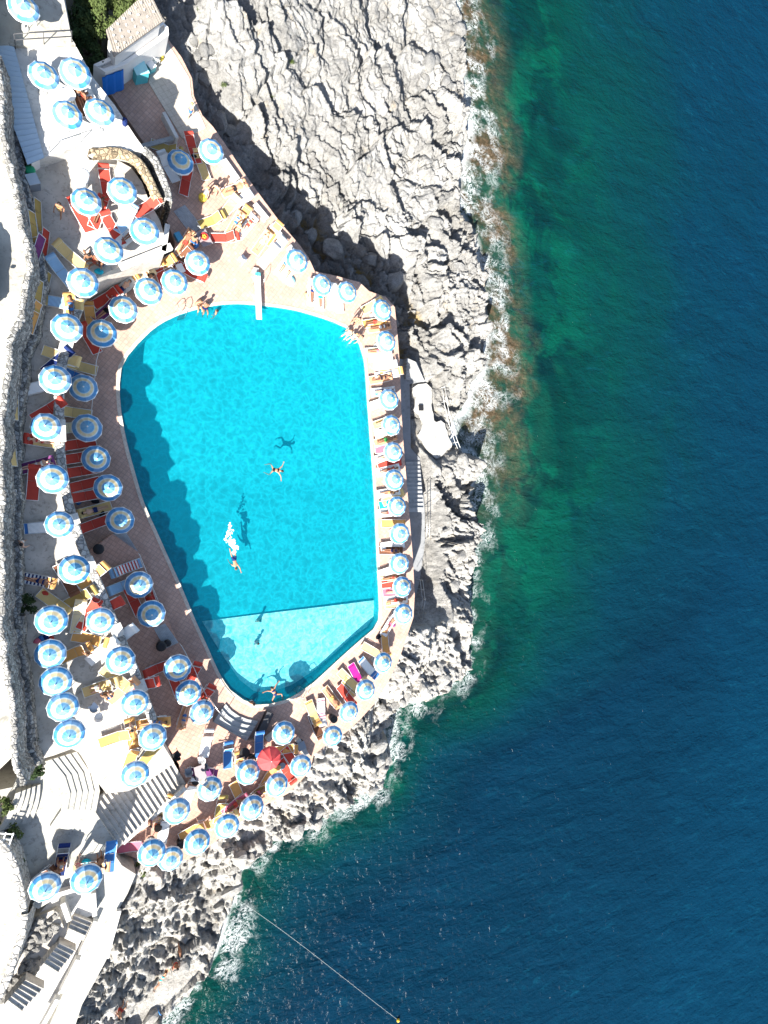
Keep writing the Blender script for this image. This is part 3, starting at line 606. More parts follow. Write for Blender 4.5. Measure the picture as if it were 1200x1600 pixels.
# weed-grown furrows in the bottom
fur = g.math('ABSOLUTE', g.math('SUBTRACT', g.noise(.055, 3, .5, .9), .5)); fmask = g.math('MULTIPLY', g.ramp(fur, [(.0, .9), (.03, .7), (.085, 0)]), g.ramp(dp, [(.2, 0), (.4, .85), (1.0, .0)]))
c = g.mix(fmask, c, (.0006, .0095, .0135))
c = g.mix(g.math('MULTIPLY', g.ramp(g.noise(.13, 5, .6, .6), [(.50, 0), (.58, .9)]), g.ramp(dp, [(.12, 0), (.3, .9), (1.3, 0)])), c, (.001, .056, .034))
c = g.mix(g.math('MULTIPLY', g.ramp(g.noise(.17, 5, .62, 1.2), [(.53, 0), (.60, .9)]), g.ramp(dp, [(.1, 0), (.25, .8), (.8, 0)])), c, (.0008, .012, .016))
rc = g.ramp(g.noise(1.6, 8, .78, .3), [(.30, (.010, .020, .010)), (.45, (.050, .036, .020)), (.56, (.085, .058, .034)), (.70, (.16, .12, .08))])
c = g.mix(g.math('MULTIPLY', rf, g.ramp(g.noise(.3, 6, .7, .4), [(.40, .12), (.58, .95)])), c, rc)
# foam: torn lace along the rocks, a few crests outside
def ridge(sc, dist, w):
    return g.ramp(g.math('ABSOLUTE', g.math('SUBTRACT', g.noise(sc, 8, .68, dist), .5)), [(.0, 1), (w * .4, .8), (w, 0)])
lace = g.math('MAXIMUM', ridge(.75, 1.8, .034), g.math('MULTIPLY', ridge(2.2, 1.0, .035), .7))
band = g.ramp(g.math('MULTIPLY', g.math('ADD', sh, g.math('MULTIPLY', g.math('ADD', mid, -.5), -7)), g.math('ADD', .13, g.math('MULTIPLY', g.math('SUBTRACT', 1.0, rf), .17))), [(.0, 1), (.30, .9), (.85, 0)])
foam = g.math('MULTIPLY', g.math('MULTIPLY', lace, band), g.ramp(g.noise(.45, 4, .6), [(.44, 0), (.56, 1)]))
rim = g.math('MULTIPLY', g.ramp(g.math('MULTIPLY', sh, g.math('SUBTRACT', 2.0, g.math('MULTIPLY', rf, 1.45))), [(.0, 1), (.85, 0)]), g.ramp(g.noise(1.6, 5, .7), [(.40, 0), (.47, 1)]))
streak = g.noise(1.5, 7, .8, .8, g.co((.22, .75, 1), (0, 0, math.radians(-58))))
st_ = g.math('MULTIPLY', g.ramp(streak, [(.54, 0), (.72, .30)]), g.ramp(g.math('ADD', big, 0.0), [(.42, .2), (.62, 1)]))
foam = g.math('MAXIMUM', foam, rim)
c = g.mix(st_, c, (.004, .075, .12)); c = g.mix(foam, c, (.55, .58, .58))
g.col(c); g.l(g.ramp(foam, [(0, .5), (.5, .8)]), g.b.inputs['Roughness']); g.b.inputs['IOR'].default_value = 1.33; g.b.inputs['Specular IOR Level'].default_value = 0
w1 = g.noise(.55, 3, .55, .4, g.co((.45, 1.0, 1), (0, 0, math.radians(-58)))); w2 = g.noise(2.6, 4, .62, .5, g.co((.6, 1, 1), (0, 0, math.radians(-40)))); w3 = g.noise(.16, 2, .5, 0, g.co((.5, 1, 1), (0, 0, math.radians(-62))))
w4 = g.noise(7.0, 3, .6, .3); h = g.math('ADD', g.math('MULTIPLY', w1, .50), g.math('MULTIPLY', w2, .17)); h = g.math('ADD', h, g.math('MULTIPLY', w3, .8)); h = g.math('ADD', h, g.math('MULTIPLY', w4, .045))
b = g.bump(h, .85, 1.0)
gls = g.n('BsdfGlossy'); gls.inputs['Roughness'].default_value = .19; hb = g.math('ADD', g.math('MULTIPLY', h, .6), g.math('MULTIPLY', g.noise(1.4, 2, .55, .4), .23)); bb2 = g.n('Bump'); bb2.inputs['Strength'].default_value = 1; bb2.inputs['Distance'].default_value = 1.15; g.l(hb, bb2.inputs['Height']); g.l(bb2.outputs[0], gls.inputs['Normal'])
ms = g.n('MixShader'); g.l(g.ramp(foam, [(0, .0085), (.4, 0)]), ms.inputs[0]); g.l(g.b.outputs[0], ms.inputs[1]); g.l(gls.outputs[0], ms.inputs[2]); g.l(ms.outputs[0], g.o.inputs[0])
sea_me.materials.append(g.m); struct(obj('sea', sea_me))

# ================================================================ PARASOLS
g = N('striped_parasol_canvas')
cc = g.n('TexCoord'); sx_ = g.n('SeparateXYZ'); g.l(cc.outputs['Object'], sx_.inputs[0])
r_ = g.math('SQRT', g.math('ADD', g.math('MULTIPLY', sx_.outputs[0], sx_.outputs[0]), g.math('MULTIPLY', sx_.outputs[1], sx_.outputs[1])))
BL, PB, CR, WH = (.05, .235, .50), (.36, .60, .70), (.74, .60, .34), (.76, .78, .78)
c = g.ramp(r_, [(0, WH), (.045, WH), (.06, (.14, .40, .60)), (.36, (.08, .30, .54)), (.40, PB), (.44, CR), (.57, CR), (.61, WH), (.64, PB), (.67, BL), (.845, BL), (.865, WH), (1, WH)])
oi = g.n('ObjectInfo'); c = g.mix(g.math('MULTIPLY', oi.outputs['Random'], .22), c, (.62, .66, .66)); c = g.mix(1, c, g.ramp(g.noise(5, 4, .6), [(.3, .86), (.7, 1.06)]), 'MULTIPLY'); g.col(c)
g.b.inputs['Roughness'].default_value = .85; g.b.inputs['Specular IOR Level'].default_value = .15
tl = g.n('BsdfTranslucent'); g.l(c, tl.inputs[0]); ms = g.n('MixShader'); ms.inputs[0].default_value = .16
g.l(g.b.outputs[0], ms.inputs[1]); g.l(tl.outputs[0], ms.inputs[2]); g.l(ms.outputs[0], g.o.inputs[0])
CANVAS = g.m
REDC = mat('red_parasol_canvas', (.62, .08, .08), .85, .1, 4, .1, 30, .15, 0, .12)
NP_ = 10
def panel_mesh(m, sag):
    q = MB(); R0 = .92; a = math.pi / NP_; prof = [(.0, .0), (.06, -.012), (.25, -.085), (.45, -.21), (.65, -.335), (.80, -.43), (R0, -.52)]
    vs = []; fs = []
    for r, z in prof:
        for t in (-1, -.33, .33, 1):
            k = (1 - t * t) * sag * r; rr_ = r * math.cos(a) / math.cos(a * t); vs.append((rr_ * math.cos(a * t) * .995, rr_ * math.sin(a * t) * .992, z - k))
    vs += [(x * 1.005, y * 1.005, z - .09) for x, y, z in vs[-4:]]
    n = len(prof)
    fs = [(i * 4 + j, (i + 1) * 4 + j, (i + 1) * 4 + j + 1, i * 4 + j + 1) for i in range(n) for j in range(3)]
    q.add(vs, fs); return q.mesh('canopy_panel', m, True)
def make_parasol(m, name='parasol'):
    root = thing(name, 'x', 'parasol')
    me = panel_mesh(m, .035)
    for k in range(NP_): o = obj('canopy_panel', me, root); o.location = (0, 0, 2.3); o.rotation_euler = (0, 0, 2 * math.pi * k / NP_)
    obj('pole', MB().tube([(0, 0, 0), (0, 0, 2.36)], .022, 8).mesh('pole', WHITE, True), root)
    rb = MB()
    for k in range(NP_):
        a = 2 * math.pi * (k + .5) / NP_; rb.tube([(0, 0, 2.24), (.88 * math.cos(a), .88 * math.sin(a), 1.77)], .008, 4); rb.tube([(0, 0, 1.75), (.42 * math.cos(a), .42 * math.sin(a), 2.05)], .007, 4)
    obj('rib', rb.mesh('rib', STEEL), root)
    obj('finial', MB().lathe([(.0, 2.30), (.035, 2.31), (.04, 2.35), (.015, 2.40), (.0, 2.41)], 10).mesh('finial', WHITE, True), root)
    obj('base', MB().lathe([(.26, 0), (.26, .06), (.22, .09), (.05, .10), (.05, .22), (0, .22)], 16).mesh('base', CONC_G), root)
    return root
par0 = make_parasol(CANVAS); used_par = [False]
ORD = ['first', 'second', 'third', 'fourth', 'fifth', 'sixth', 'seventh', 'eighth', 'ninth', 'tenth', 'eleventh', 'twelfth']
UT = TER + 1.1; PZ = TER - .55
ROWS = [  # (where, counted from, ground height, [(x, y, radius in photo px)])
    ('on the upper white terrace', 'from the courtyard', UT, [(68, 115, 23), (115, 108, 24), (106, 176, 23), (157, 170, 23)]),
    ('on the terrace below the ochre wall', 'from that wall', TER, [(192, 292, 23), (136, 311, 23), (227, 355, 23), (173, 389, 23), (128, 439, 24)]),
    ('along the sun terrace parapet', 'from its upper end', TER, [(103, 512, 24), (86, 591, 24), (72, 664, 23), (81, 748, 24), (92, 819, 22), (117, 890, 24)]),
    ('beside the retaining wall on the sun terrace', 'from the top', TER, [(77, 970, 25), (77, 1024, 24), (84, 1068, 25), (97, 1108, 24), (106, 1149, 24)]),
    ('on the lower sun terrace near its parapet', 'from the top', TER, [(154, 971, 22), (190, 1034, 23), (211, 1102, 22), (239, 1154, 22), (211, 1214, 22)]),
    ('at the lower edge of the plaza', 'from the stairs', PZ, [(135, 1378, 24), (69, 1392, 24)]),
    ('on the far deck behind the stone wall', 'from the rocks', 0, [(330, 231, 20), (285, 250, 21)]),
    ('round the curved upper pool end', 'from the boardwalk', 0, [(309, 407, 20), (273, 438, 21), (233, 454, 22), (193, 481, 22), (161, 517, 23)]),
    ('on the shaded deck under the terrace', 'from its upper end', 0, [(130, 605, 22), (138, 668, 23), (150, 718, 22), (168, 762, 22), (189, 814, 22)]),
    ('on the lower shaded deck before the steps', 'from the bin', 0, [(217, 916, 22), (237, 960, 22), (278, 1047, 22), (296, 1086, 21), (317, 1117, 20)]),
    ('at the deck corner above the gully', 'from the diving board', 0, [(465, 406, 19), (506, 444, 17.5), (545, 455, 17.5), (600, 483, 17.5), (606, 533, 17.5)]),
    ('in the straight row between pool and sea', 'from the top', 0, [(612, 622, 17.5), (615, 664, 17), (617, 705, 16.5), (619, 749, 17.5), (624, 791, 16.5), (627, 834, 17.3), (627, 880, 17.3), (632, 917, 17), (634, 960, 17)]),
    ('along the lower seaward curve of deck', 'from the top', 0, [(602, 1037, 16.5), (575, 1079, 17), (547, 1115, 17), (522, 1150, 16.5)]),
    ('on the deck round the red parasol', 'clockwise from the pool', 0, [(447, 1147, 19), (472, 1199, 18), (436, 1230, 19), (391, 1210, 20)]),
    ('along the lowest rocky deck edge', 'from the sea end', 0, [(397, 1266, 20), (356, 1294, 20), (311, 1320, 21), (267, 1346, 20), (238, 1336, 22)]),
    ('on the deck at the stair foot', 'from the pool steps', 0, [(330, 1235, 20), (278, 1271, 21.5)]),
]
PARS = []; rp = random.Random(5)
for where, frm, z, L in ROWS:
    for i, (x, y, r) in enumerate(L):
        z0_ = z; z = gz(x, y, z)
        o = par0 if not used_par[0] else copy_tree(par0); used_par[0] = True
        d = (W(x, y, z + 2.1) - Vector((0, 0, CAM_H))).dot(Vector(_F)); sc = min(1.10, max(.86, r * d / FPX / .92))
        p = W(x, y, z + 2.12 * sc); hs = sc * rp.uniform(.97, 1.03)
        tx, ty = rp.uniform(-.09, .09), rp.uniform(-.09, .09)
        o.location = (p.x, p.y, z); o.scale = (sc, sc, hs); o.rotation_euler = (tx, ty, rp.uniform(0, .62))
        o.location.x -= math.sin(ty) * 2.1; o.location.y += math.sin(tx) * 2.1
        tag(o, f'striped parasol {where}, {ORD[i]} {frm}', 'parasol', 'striped parasols round the pool')
        PARS.append((p, z, f'the {ORD[i]} parasol {where}', o, where, ORD[i])); z = z0_
x, y = 34, 2; o = copy_tree(par0); p = W(x, y, TER + 1.35 + 2.1); o.location = (p.x, p.y, TER + 1.35); o.rotation_euler = (0, .03, .2); tag(o, 'blue, white and yellow parasol standing in the courtyard beside a white table', 'parasol', 'striped parasols round the pool')
rp0 = make_parasol(REDC, 'parasol'); p = W(423, 1188, RD + 2.1); rp0.location = (p.x, p.y, RD); rp0.scale = (.98, .98, 1); tag(rp0, 'plain red parasol among the striped ones on the lower deck', 'parasol')
PARS.append((p, RD, 'the plain red parasol', rp0, 'red', ''))
# one striped parasol has a folded panel and shows its ribs
for P in PARS:
    if P[4].startswith('on the deck at the stair foot') and P[5] == 'first':
        ch = [c for c in P[3].children if c.name.startswith('canopy_panel')]
        for c_ in ch:
            if abs((c_.rotation_euler[2] + P[3].rotation_euler[2]) % 6.283 - 2.2) < .34: c_.rotation_euler[1] += .55; c_['label'] = 'collapsed panel hanging down'
        P[3]['label'] = 'striped parasol with a collapsed panel on the reddish deck near the stairs'
        P = None

# ================================================================ SUN LOUNGERS, CHAIRS
def lounger_meshes(col):
    """lying along +Y (head end), 1.9 m long, backrest hinged at y = .22"""
    w, h = .33, .30; m = fabric(col)
    fr_ = MB(); 
    for s in (-1, 1): fr_.tube([(s * w, -.95, h), (s * w, .95, h)], .02, 6)
    for yy in (-.95, .95): fr_.tube([(-w, yy, h), (w, yy, h)], .02, 6)
    seat = MB(); n = 7
    for i in range(n):
        a, b = -.93 + 1.13 * i / n, -.93 + 1.13 * (i + 1) / n; za = h - .035 * math.sin(math.pi * i / n); zb = h - .035 * math.sin(math.pi * (i + 1) / n)
        seat.add([(-w + .02, a, za), (w - .02, a, za), (w - .02, b, zb), (-w + .02, b, zb)], [(0, 1, 2, 3)])
    leg = lambda y: MB().tube([(-w, y + .08, h), (-w, y - .05, 0), (w, y - .05, 0), (w, y + .08, h)], .018, 6)
    return dict(frame=fr_.mesh('frame', ALU, True), seat=seat.mesh('seat', m), leg=[leg(-.7).mesh('leg', ALU, True), leg(.62).mesh('leg', ALU, True)], m=m)
def back_meshes(m, ang):
    w, h = .33, .30; c, s = math.cos(ang), math.sin(ang); b = MB(); n = 5
    for i in range(n):
        t0, t1 = .72 * i / n, .72 * (i + 1) / n; q0 = .03 * math.sin(math.pi * i / n); q1 = .03 * math.sin(math.pi * (i + 1) / n)
        b.add([(-w + .02, .22 + t0 * c + q0 * s, h + t0 * s - q0 * c), (w - .02, .22 + t0 * c + q0 * s, h + t0 * s - q0 * c), (w - .02, .22 + t1 * c + q1 * s, h + t1 * s - q1 * c), (-w + .02, .22 + t1 * c + q1 * s, h + t1 * s - q1 * c)], [(0, 1, 2, 3)])
    f = MB(); f.tube([(-w, .22, h), (-w, .22 + .74 * c, h + .74 * s), (w, .22 + .74 * c, h + .74 * s), (w, .22, h)], .018, 6)
    return b.mesh('backrest', m), f.mesh('back_frame', ALU, True)
def shade_mesh(m):
    q = MB(); n = 5
    for i in range(n):
        a, b = .25 + .3 * i / n, .25 + .3 * (i + 1) / n; q.add([(-.33, .74 + a * 1.0 - .1, .60 + .10 * math.sin(math.pi * i / n)), (.33, .74 + a - .1, .60 + .10 * math.sin(math.pi * i / n)), (.33, .74 + b - .1, .60 + .10 * math.sin(math.pi * (i + 1) / n)), (-.33, .74 + b - .1, .60 + .10 * math.sin(math.pi * (i + 1) / n))], [(0, 1, 2, 3)])
    return q.mesh('sun_shade', m)
def arm_mesh(s): return MB().tube([(s * .335, .80, .32), (s * .335, .90, .60), (s * .335, 1.18, .61)], .012, 5).mesh('shade_arm', ALU)
PROTO = {}
def lounger(col, back):
    k = (col, back)
    if k not in PROTO:
        d = lounger_meshes(col); r = thing('sun_lounger', 'x', 'sun lounger')
        obj('frame', d['frame'], r); obj('seat', d['seat'], r)
        for l in d['leg']: obj('leg', l, r)
        b, f = back_meshes(d['m'], math.radians(back)); bo = obj('backrest', b, r); obj('back_frame', f, bo); so_ = obj('sun_shade', shade_mesh(d['m']), r); obj('shade_arm', arm_mesh(-1), so_); obj('shade_arm', arm_mesh(1), so_)
        PROTO[k] = [r, False]
    r, used = PROTO[k]; PROTO[k][1] = True
    return copy_tree(r) if used else r
def near_par(p, z, skip=None):
    return min((P for P in PARS), key=lambda P: (P[0].x - p.x) ** 2 + (P[0].y - p.y) ** 2 + 30 * abs(P[1] - z))
WSHORT = {'on the upper white terrace': 'upper terrace', 'on the terrace below the ochre wall': 'ochre wall', 'along the sun terrace parapet': 'parapet', 'beside the retaining wall on the sun terrace': 'retaining wall',
          'on the lower sun terrace near its parapet': 'lower terrace edge', 'at the lower edge of the plaza': 'plaza', 'on the far deck behind the stone wall': 'far deck', 'round the curved upper pool end': 'pool head',
          'on the shaded deck under the terrace': 'shaded deck', 'on the lower shaded deck before the steps': 'lower shaded deck', 'at the deck corner above the gully': 'gully corner', 'in the straight row between pool and sea': 'seaside',
          'along the lower seaward curve of deck': 'seaward curve', 'on the deck round the red parasol': 'reddish deck', 'along the lowest rocky deck edge': 'lowest edge', 'on the deck at the stair foot': 'stair foot', 'red': 'red'}
LABS = {}
def rel(p, z):
    P = near_par(p, z); a, b = PX(p.x, p.y, z), PX(P[0].x, P[0].y, P[1] + 2.1)
    dx, dy = a[0] - b[0], a[1] - b[1]
    side = 'partly under' if math.hypot(dx, dy) < 15 else ('left of' if dx < 0 else 'right of') if abs(dx) > abs(dy) * 2 else ('above' if dy < 0 else 'below') if abs(dy) > abs(dx) * 2 else ('above left of' if dy < 0 and dx < 0 else 'above right of' if dy < 0 else 'below left of' if dx < 0 else 'below right of')
    nm = 'the plain red parasol' if P[4] == 'red' else f'the {P[5]} {WSHORT[P[4]]} parasol'
    return side + ' ' + nm
def uniq(base, p, z, extras=()):
    s = f'{base} {rel(p, z)}'
    for e in [''] + list(extras) + ['farther out', 'nearer in', 'next along', 'last along', 'set askew', 'squeezed in', 'on its own', 'tucked behind', 'at the end']:
        t = (s + ', ' + e) if e else s
        if t not in LABS: LABS[t] = 1; return t
    return s
LGS = []   # (photo centre x, y, direction of the head end in degrees, colour, ground height, back angle, flags)
T, D = TER, 0
def add(z, rows):
    for r in rows: LGS.append((r[0], r[1], r[2], r[3], z, r[4] if len(r) > 4 else 28, r[5] if len(r) > 5 else ''))
add(UT, [(126, 156, 110, 'brown', 30, 'p'), (113, 138, 60, 'cream', 0, 't'), (140, 152, 120, 'white', 30)])
add(T, [(166, 288, 100, 'red', 0), (128, 338, 120, 'red', 20), (153, 334, 70, 'red', 10, 'p'), (178, 360, 120, 'red', 0), (196, 344, 60, 'pale blue', 40), (228, 324, 30, 'red', 35), (204, 366, 40, 'white', 20, 'p'), (113, 402, 140, 'yellow', 20),
        (98, 427, 130, 'pale blue', 20), (97, 473, -10, 'yellow', 20, 't'), (112, 489, 100, 'orange', 25, 'p'), (93, 556, -20, 'yellow', 25), (88, 566, 40, 'navy', 15), (58, 605, 15, 'orange', 0, 't'), (73, 642, 30, 'red', 20), (72, 690, 172, 'red', 25, 'pt'),
        (52, 728, 14, 'purple', 25, 'p'), (52, 757, 85, 'red', 10), (66, 824, 5, 'blue', 25, 't'), (54, 906, -10, 'orange', 30, 'pt'), (103, 903, -60, 'brown', 25), (143, 901, 40, 'orange', 35), (82, 940, -35, 'yellow', 20), (122, 935, 30, 'tan', 60),
        (164, 952, 30, 'red', 20), (138, 962, 60, 'red', 25), (138, 998, -10, 'orange', 55), (113, 1022, 25, 'orange', 50), (158, 1018, 40, 'white', 20), (188, 998, 40, 'white', 15), (178, 1058, -35, 'yellow', 20), (155, 1074, 20, 'yellow', 50, 'p'),
        (190, 1080, 40, 'peach', 20), (220, 1072, 20, 'red', 35), (236, 1130, 10, 'orange', 20, 'p'), (205, 1185, 70, 'orange', 50), (228, 1186, 55, 'tan', 25), (180, 1153, 20, 'orange', 40), (206, 1148, 100, 'orange', 45), (122, 966, 80, 'cream', 10)])
add(PZ, [(96, 1345, 80, 'navy', 45, 'p'), (140, 1356, 10, 'peach', 30, 'p'), (60, 1376, 40, 'brown', 35), (172, 1340, 85, 'blue', 25)])
add(D, [(258, 231, -20, 'tan', 45), (264, 263, 120, 'white', 40), (302, 234, 110, 'red', 20), (316, 260, 110, 'yellow', 0), (290, 285, 80, 'red', 50), (364, 296, 20, 'peach', 30, 'p'), (374, 314, 30, 'white', 20), (357, 325, 50, 'cream', 20, 't'), (329, 345, 20, 'tan', 45),
        (349, 371, 0, 'red', 45), (377, 343, 60, 'orange', 20), (366, 352, 60, 'peach', 20, 'p'), (384, 356, 50, 'white', 15, 'p'), (231, 418, 20, 'orange', 30), (252, 414, 25, 'orange', 30), (217, 432, 20, 'cream', 25), (252, 430, 110, 'red', 10), (192, 441, 25, 'orange', 30),
        (188, 454, 40, 'white', 20, 'p'), (165, 466, 30, 'red', 30), (164, 487, 40, 'purple', 30, 'p'), (141, 531, 120, 'red', 15), (142, 500, 100, 'orange', 35), (284, 404, 40, 'brown', 30), (297, 424, -30, 'red', 20), (288, 382, 60, 'peach', 20, 'p'),
        # under the terrace wall
        (128, 573, 165, 'yellow', 20), (120, 589, 160, 'blue', 20), (119, 645, 172, 'yellow', 20), (113, 668, 185, 'cream', 20), (126, 693, 190, 'red', 20), (128, 714, 190, 'red', 20), (132, 735, 190, 'red', 25), (133, 757, 194, 'red', 25), (139, 774, 190, 'red', 25),
        (151, 796, 195, 'yellow', 18, 'p'), (150, 818, 200, 'red', 22), (199, 887, 200, 'pale blue', 35, 't'), (196, 914, 200, 'pale blue', 20), (211, 943, 115, 'red', 25), (235, 936, 110, 'red', 25, 'p'), (251, 1043, 200, 'red', 25), (274, 1068, 110, 'red', 25), (300, 1058, 70, 'red', 30),
        (318, 1092, 60, 'red', 30), (290, 1113, 250, 'peach', 20, 'p'),
        # gully corner
        (425, 366, 55, 'orange', 35), (408, 381, 55, 'peach', 20, 'p'), (430, 390, 50, 'white', 15), (418, 402, 50, 'white', 12), (443, 416, 55, 'white', 18, 'p'), (452, 424, 60, 'white', 18, 'p'), (487, 459, 90, 'white', 25, 'p'), (500, 466, 90, 'white', 20, 'p'), (518, 466, 90, 'white', 25, ''), (530, 470, 95, 'cream', 20, ''),
        (580, 478, 30, 'yellow', 25), (583, 504, 10, 'orange', 25, 'p'), (590, 512, 8, 'peach', 20, 'p'), (586, 549, 5, 'cream', 20, 'p'), (592, 558, 5, 'white', 20), (600, 571, 5, 'white', 15, ''), (602, 586, 8, 'white', 25), (592, 592, 10, 'peach', 20, 'p'), (609, 582, 8, 'orange', 40),
        # straight row by the sea
        (596, 612, 5, 'white', 20, 'p'), (592, 630, 20, 'cream', 25, ''), (598, 660, 20, 'yellow', 20, 'p'), (602, 676, 10, 'white', 20, ''), (600, 688, 20, 'peach', 20, 'p'), (602, 701, 5, 'pink', 20, ''), (600, 714, 20, 'white', 25, 'p'), (606, 725, 10, 'red', 25, ''), (604, 735, 15, 'white', 25, 'p'), (604, 770, 10, 'white', 20, 'p'),
        (612, 778, 30, 'yellow', 25), (608, 787, 10, 'turquoise', 20, ''), (606, 801, 5, 'white', 20, 'p'), (612, 818, 0, 'orange', 22), (611, 852, 10, 'white', 20, ''), (608, 860, 0, 'brown', 20, 'p'), (606, 893, 20, 'white', 25, ''), (610, 903, 10, 'peach', 20, 'p'), (612, 912, 5, 'red', 25, ''), (614, 925, 5, 'pink', 20, 'p'), (616, 938, 10, 'white', 20, 'p'), (618, 944, 5, 'peach', 25, ''),
        # lower curve
        (608, 977, 60, 'white', 25, 'p'), (602, 1003, -85, 'orange', 15), (580, 1016, -30, 'yellow', 20), (574, 1042, -50, 'blue', 22, 't'), (556, 1053, -62, 'magenta', 20, 't'), (542, 1060, -45, 'yellow', 20), (550, 1072, -40, 'tan', 25), (557, 1076, 50, 'yellow', 25), (540, 1085, -55, 'red', 20, ''),
        (517, 1088, -55, 'peach', 20, 'p'), (502, 1110, -88, 'white', 18, 't'), (488, 1112, -70, 'orange', 25, 't'), (493, 1132, -70, 'brown', 20),
        # reddish deck
        (454, 1184, -55, 'red', 15), (447, 1203, -60, 'red', 15), (441, 1172, 10, 'orange', 0), (419, 1216, 60, 'orange', 20), (405, 1165, 90, 'blue', 15), (372, 1240, -65, 'orange', 20), (402, 1240, 40, 'tan', 30, 'p'), (366, 1258, 40, 'pink', 20, 'p'), (344, 1266, 80, 'tan', 55), (313, 1207, 0, 'purple', 20), (356, 1181, 90, 'blue', 55),
        (322, 1163, 80, 'white', 60), (375, 1195, 100, 'orange', 50), (197, 1325, 10, 'pink', 15), (256, 1298, 80, 'white', 40, 't'), (254, 1264, 60, 'orange', 40), (301, 1298, 30, 'orange', 40), (347, 1280, 30, 'yellow', 30), (231, 1283, 30, 'yellow', 20, 'p'), (296, 1240, 70, 'white', 50), (384, 1258, 45, 'brown', 20)])

# ================================================================ PEOPLE: one skinned surface per body, hair and swimwear as parts
SKIN = [mat('fair_skin', (.55, .33, .23), .55, .06), mat('tanned_skin', (.38, .19, .11), .55, .06), mat('brown_skin', (.24, .115, .065), .55, .06)]
HAIR = [mat('dark_hair', (.018, .012, .010), .6, .2), mat('brown_hair', (.09, .045, .02), .6, .2), mat('fair_hair', (.38, .26, .12), .6, .2), mat('grey_hair', (.35, .34, .33), .6, .2)]
def vdir(el, az=0):   # elevation above +Y horizon, azimuth towards +X (degrees)
    e, a = math.radians(el), math.radians(az); return Vector((math.cos(e) * math.sin(a), math.cos(e) * math.cos(a), math.sin(e)))
def person_mesh(torso, thL, shL, thR, shR, uaL, faL, uaR, faR, front, headd=None):
    """all arguments are directions; pelvis at the origin; front = the way the chest faces"""
    torso = torso.normalized(); front = (front - torso * front.dot(torso)).normalized(); right = front.cross(torso).normalized()
    V_, E_, R_ = [], [], []
    def v(p, r, par=None):
        V_.append(p); R_.append(r); k = len(V_) - 1
        if par is not None: E_.append((par, k))
        return k
    pel = v(Vector((0, 0, 0)), .135); sp_ = v(torso * .20, .118, pel); ch = v(torso * .40, .135, sp_); nk = v(torso * .54, .052, ch)
    hd = (headd or torso).normalized(); h0 = v(V_[nk] + hd * .08, .062, nk); h1 = v(V_[h0] + hd * .09, .088, h0); v(V_[h1] + hd * .08, .070, h1)
    head = V_[h1].copy(); hands = []
    for s, ua, fa in ((-1, uaL, faL), (1, uaR, faR)):
        sh_ = v(torso * .46 + right * s * .17, .058, ch); el_ = v(V_[sh_] + ua.normalized() * .30, .040, sh_); wr = v(V_[el_] + fa.normalized() * .25, .026, el_)
        pm = v(V_[wr] + fa.normalized() * .08, .030, wr); hands.append((V_[pm], fa.normalized(), s))
    for s, th_, sn in ((-1, thL, shL), (1, thR, shR)):
        hp = v(right * s * .09 - torso * .04, .088, pel); kn = v(V_[hp] + th_.normalized() * .42, .054, hp); cf = v(V_[kn] + sn.normalized() * .14, .052, kn); an = v(V_[kn] + sn.normalized() * .40, .034, cf)
        fd = front if abs(sn.normalized().dot(front)) < .75 else -torso * .0 + (front + sn.normalized() * .2); fd = (fd - sn.normalized() * fd.dot(sn.normalized()) * .8).normalized()
        hl = v(V_[an] + sn.normalized() * .055 , .036, an); v(V_[hl] + fd * .15, .028, hl)
    me = bpy.data.meshes.new('body'); me.from_pydata(V_, E_, []); o = bpy.data.objects.new('tmp', me); C.objects.link(o)
    md = o.modifiers.new('s', 'SKIN'); md.use_smooth_shade = True; 
    for i, sv in enumerate(me.skin_vertices[0].data): sv.radius = (R_[i], R_[i]); sv.use_root = (i == 0)
    sb_ = o.modifiers.new('d', 'SUBSURF'); sb_.levels = 1; sb_.render_levels = 1
    dg = bpy.context.evaluated_depsgraph_get(); dg.update(); nm = bpy.data.meshes.new_from_object(o.evaluated_get(dg)); bpy.data.objects.remove(o)
    bm = bmesh.new(); bm.from_mesh(nm)
    # fingers, thumb, nose, ears joined to the same body mesh
    x = MB()
    for p, fdir, s in hands:
        side = fdir.cross(front); side = side.normalized() if side.length > .1 else right; up = side.cross(fdir).normalized()
        for k, ln in enumerate((.070, .080, .076, .060)):
            b = p + side * (k - 1.5) * .019; x.tube([b - fdir * .02, b + fdir * ln * .55 , b + fdir * ln - up * .022], [.0095, .0085, .006], 5)
        b = p - fdir * .03 - side * .028 * s; x.tube([b, b - side * .030 * s + fdir * .035, b - side * .034 * s + fdir * .068], [.011, .010, .007], 5)
    ff = (front - hd * front.dot(hd)).normalized(); rr2 = ff.cross(hd)
    x.tube([head + ff * .08 + hd * .012, head + ff * .108 - hd * .012, head + ff * .082 - hd * .02], [.008, .013, .010], 5)
    for s in (-1, 1): x.tube([head + rr2 * s * .082 + hd * .015, head + rr2 * s * .098, head + rr2 * s * .083 - hd * .022], [.010, .016, .009], 5)
    xm = x.mesh('x'); bm.from_mesh(xm); me2 = bpy.data.meshes.new('body'); bm.to_mesh(me2); bm.free(); me2.polygons.foreach_set('use_smooth', [True] * len(me2.polygons)); me2.materials.clear()
    hair = bmesh.new(); bmesh.ops.create_uvsphere(hair, u_segments=12, v_segments=8, radius=.108)
    for vv in hair.verts:
        dloc = vv.co.copy(); vv.co = head + hd * .022 - ff * .018 + dloc
    bmesh.ops.delete(hair, geom=[f for f in hair.faces if (f.calc_center_median() - head).dot(ff) > .045 and (f.calc_center_median() - head).dot(hd) < .06 or (f.calc_center_median() - head).dot(hd) < -.07], context='FACES')
    hm = bpy.data.meshes.new('hair'); hair.to_mesh(hm); hair.free(); hm.polygons.foreach_set('use_smooth', [True] * len(hm.polygons))
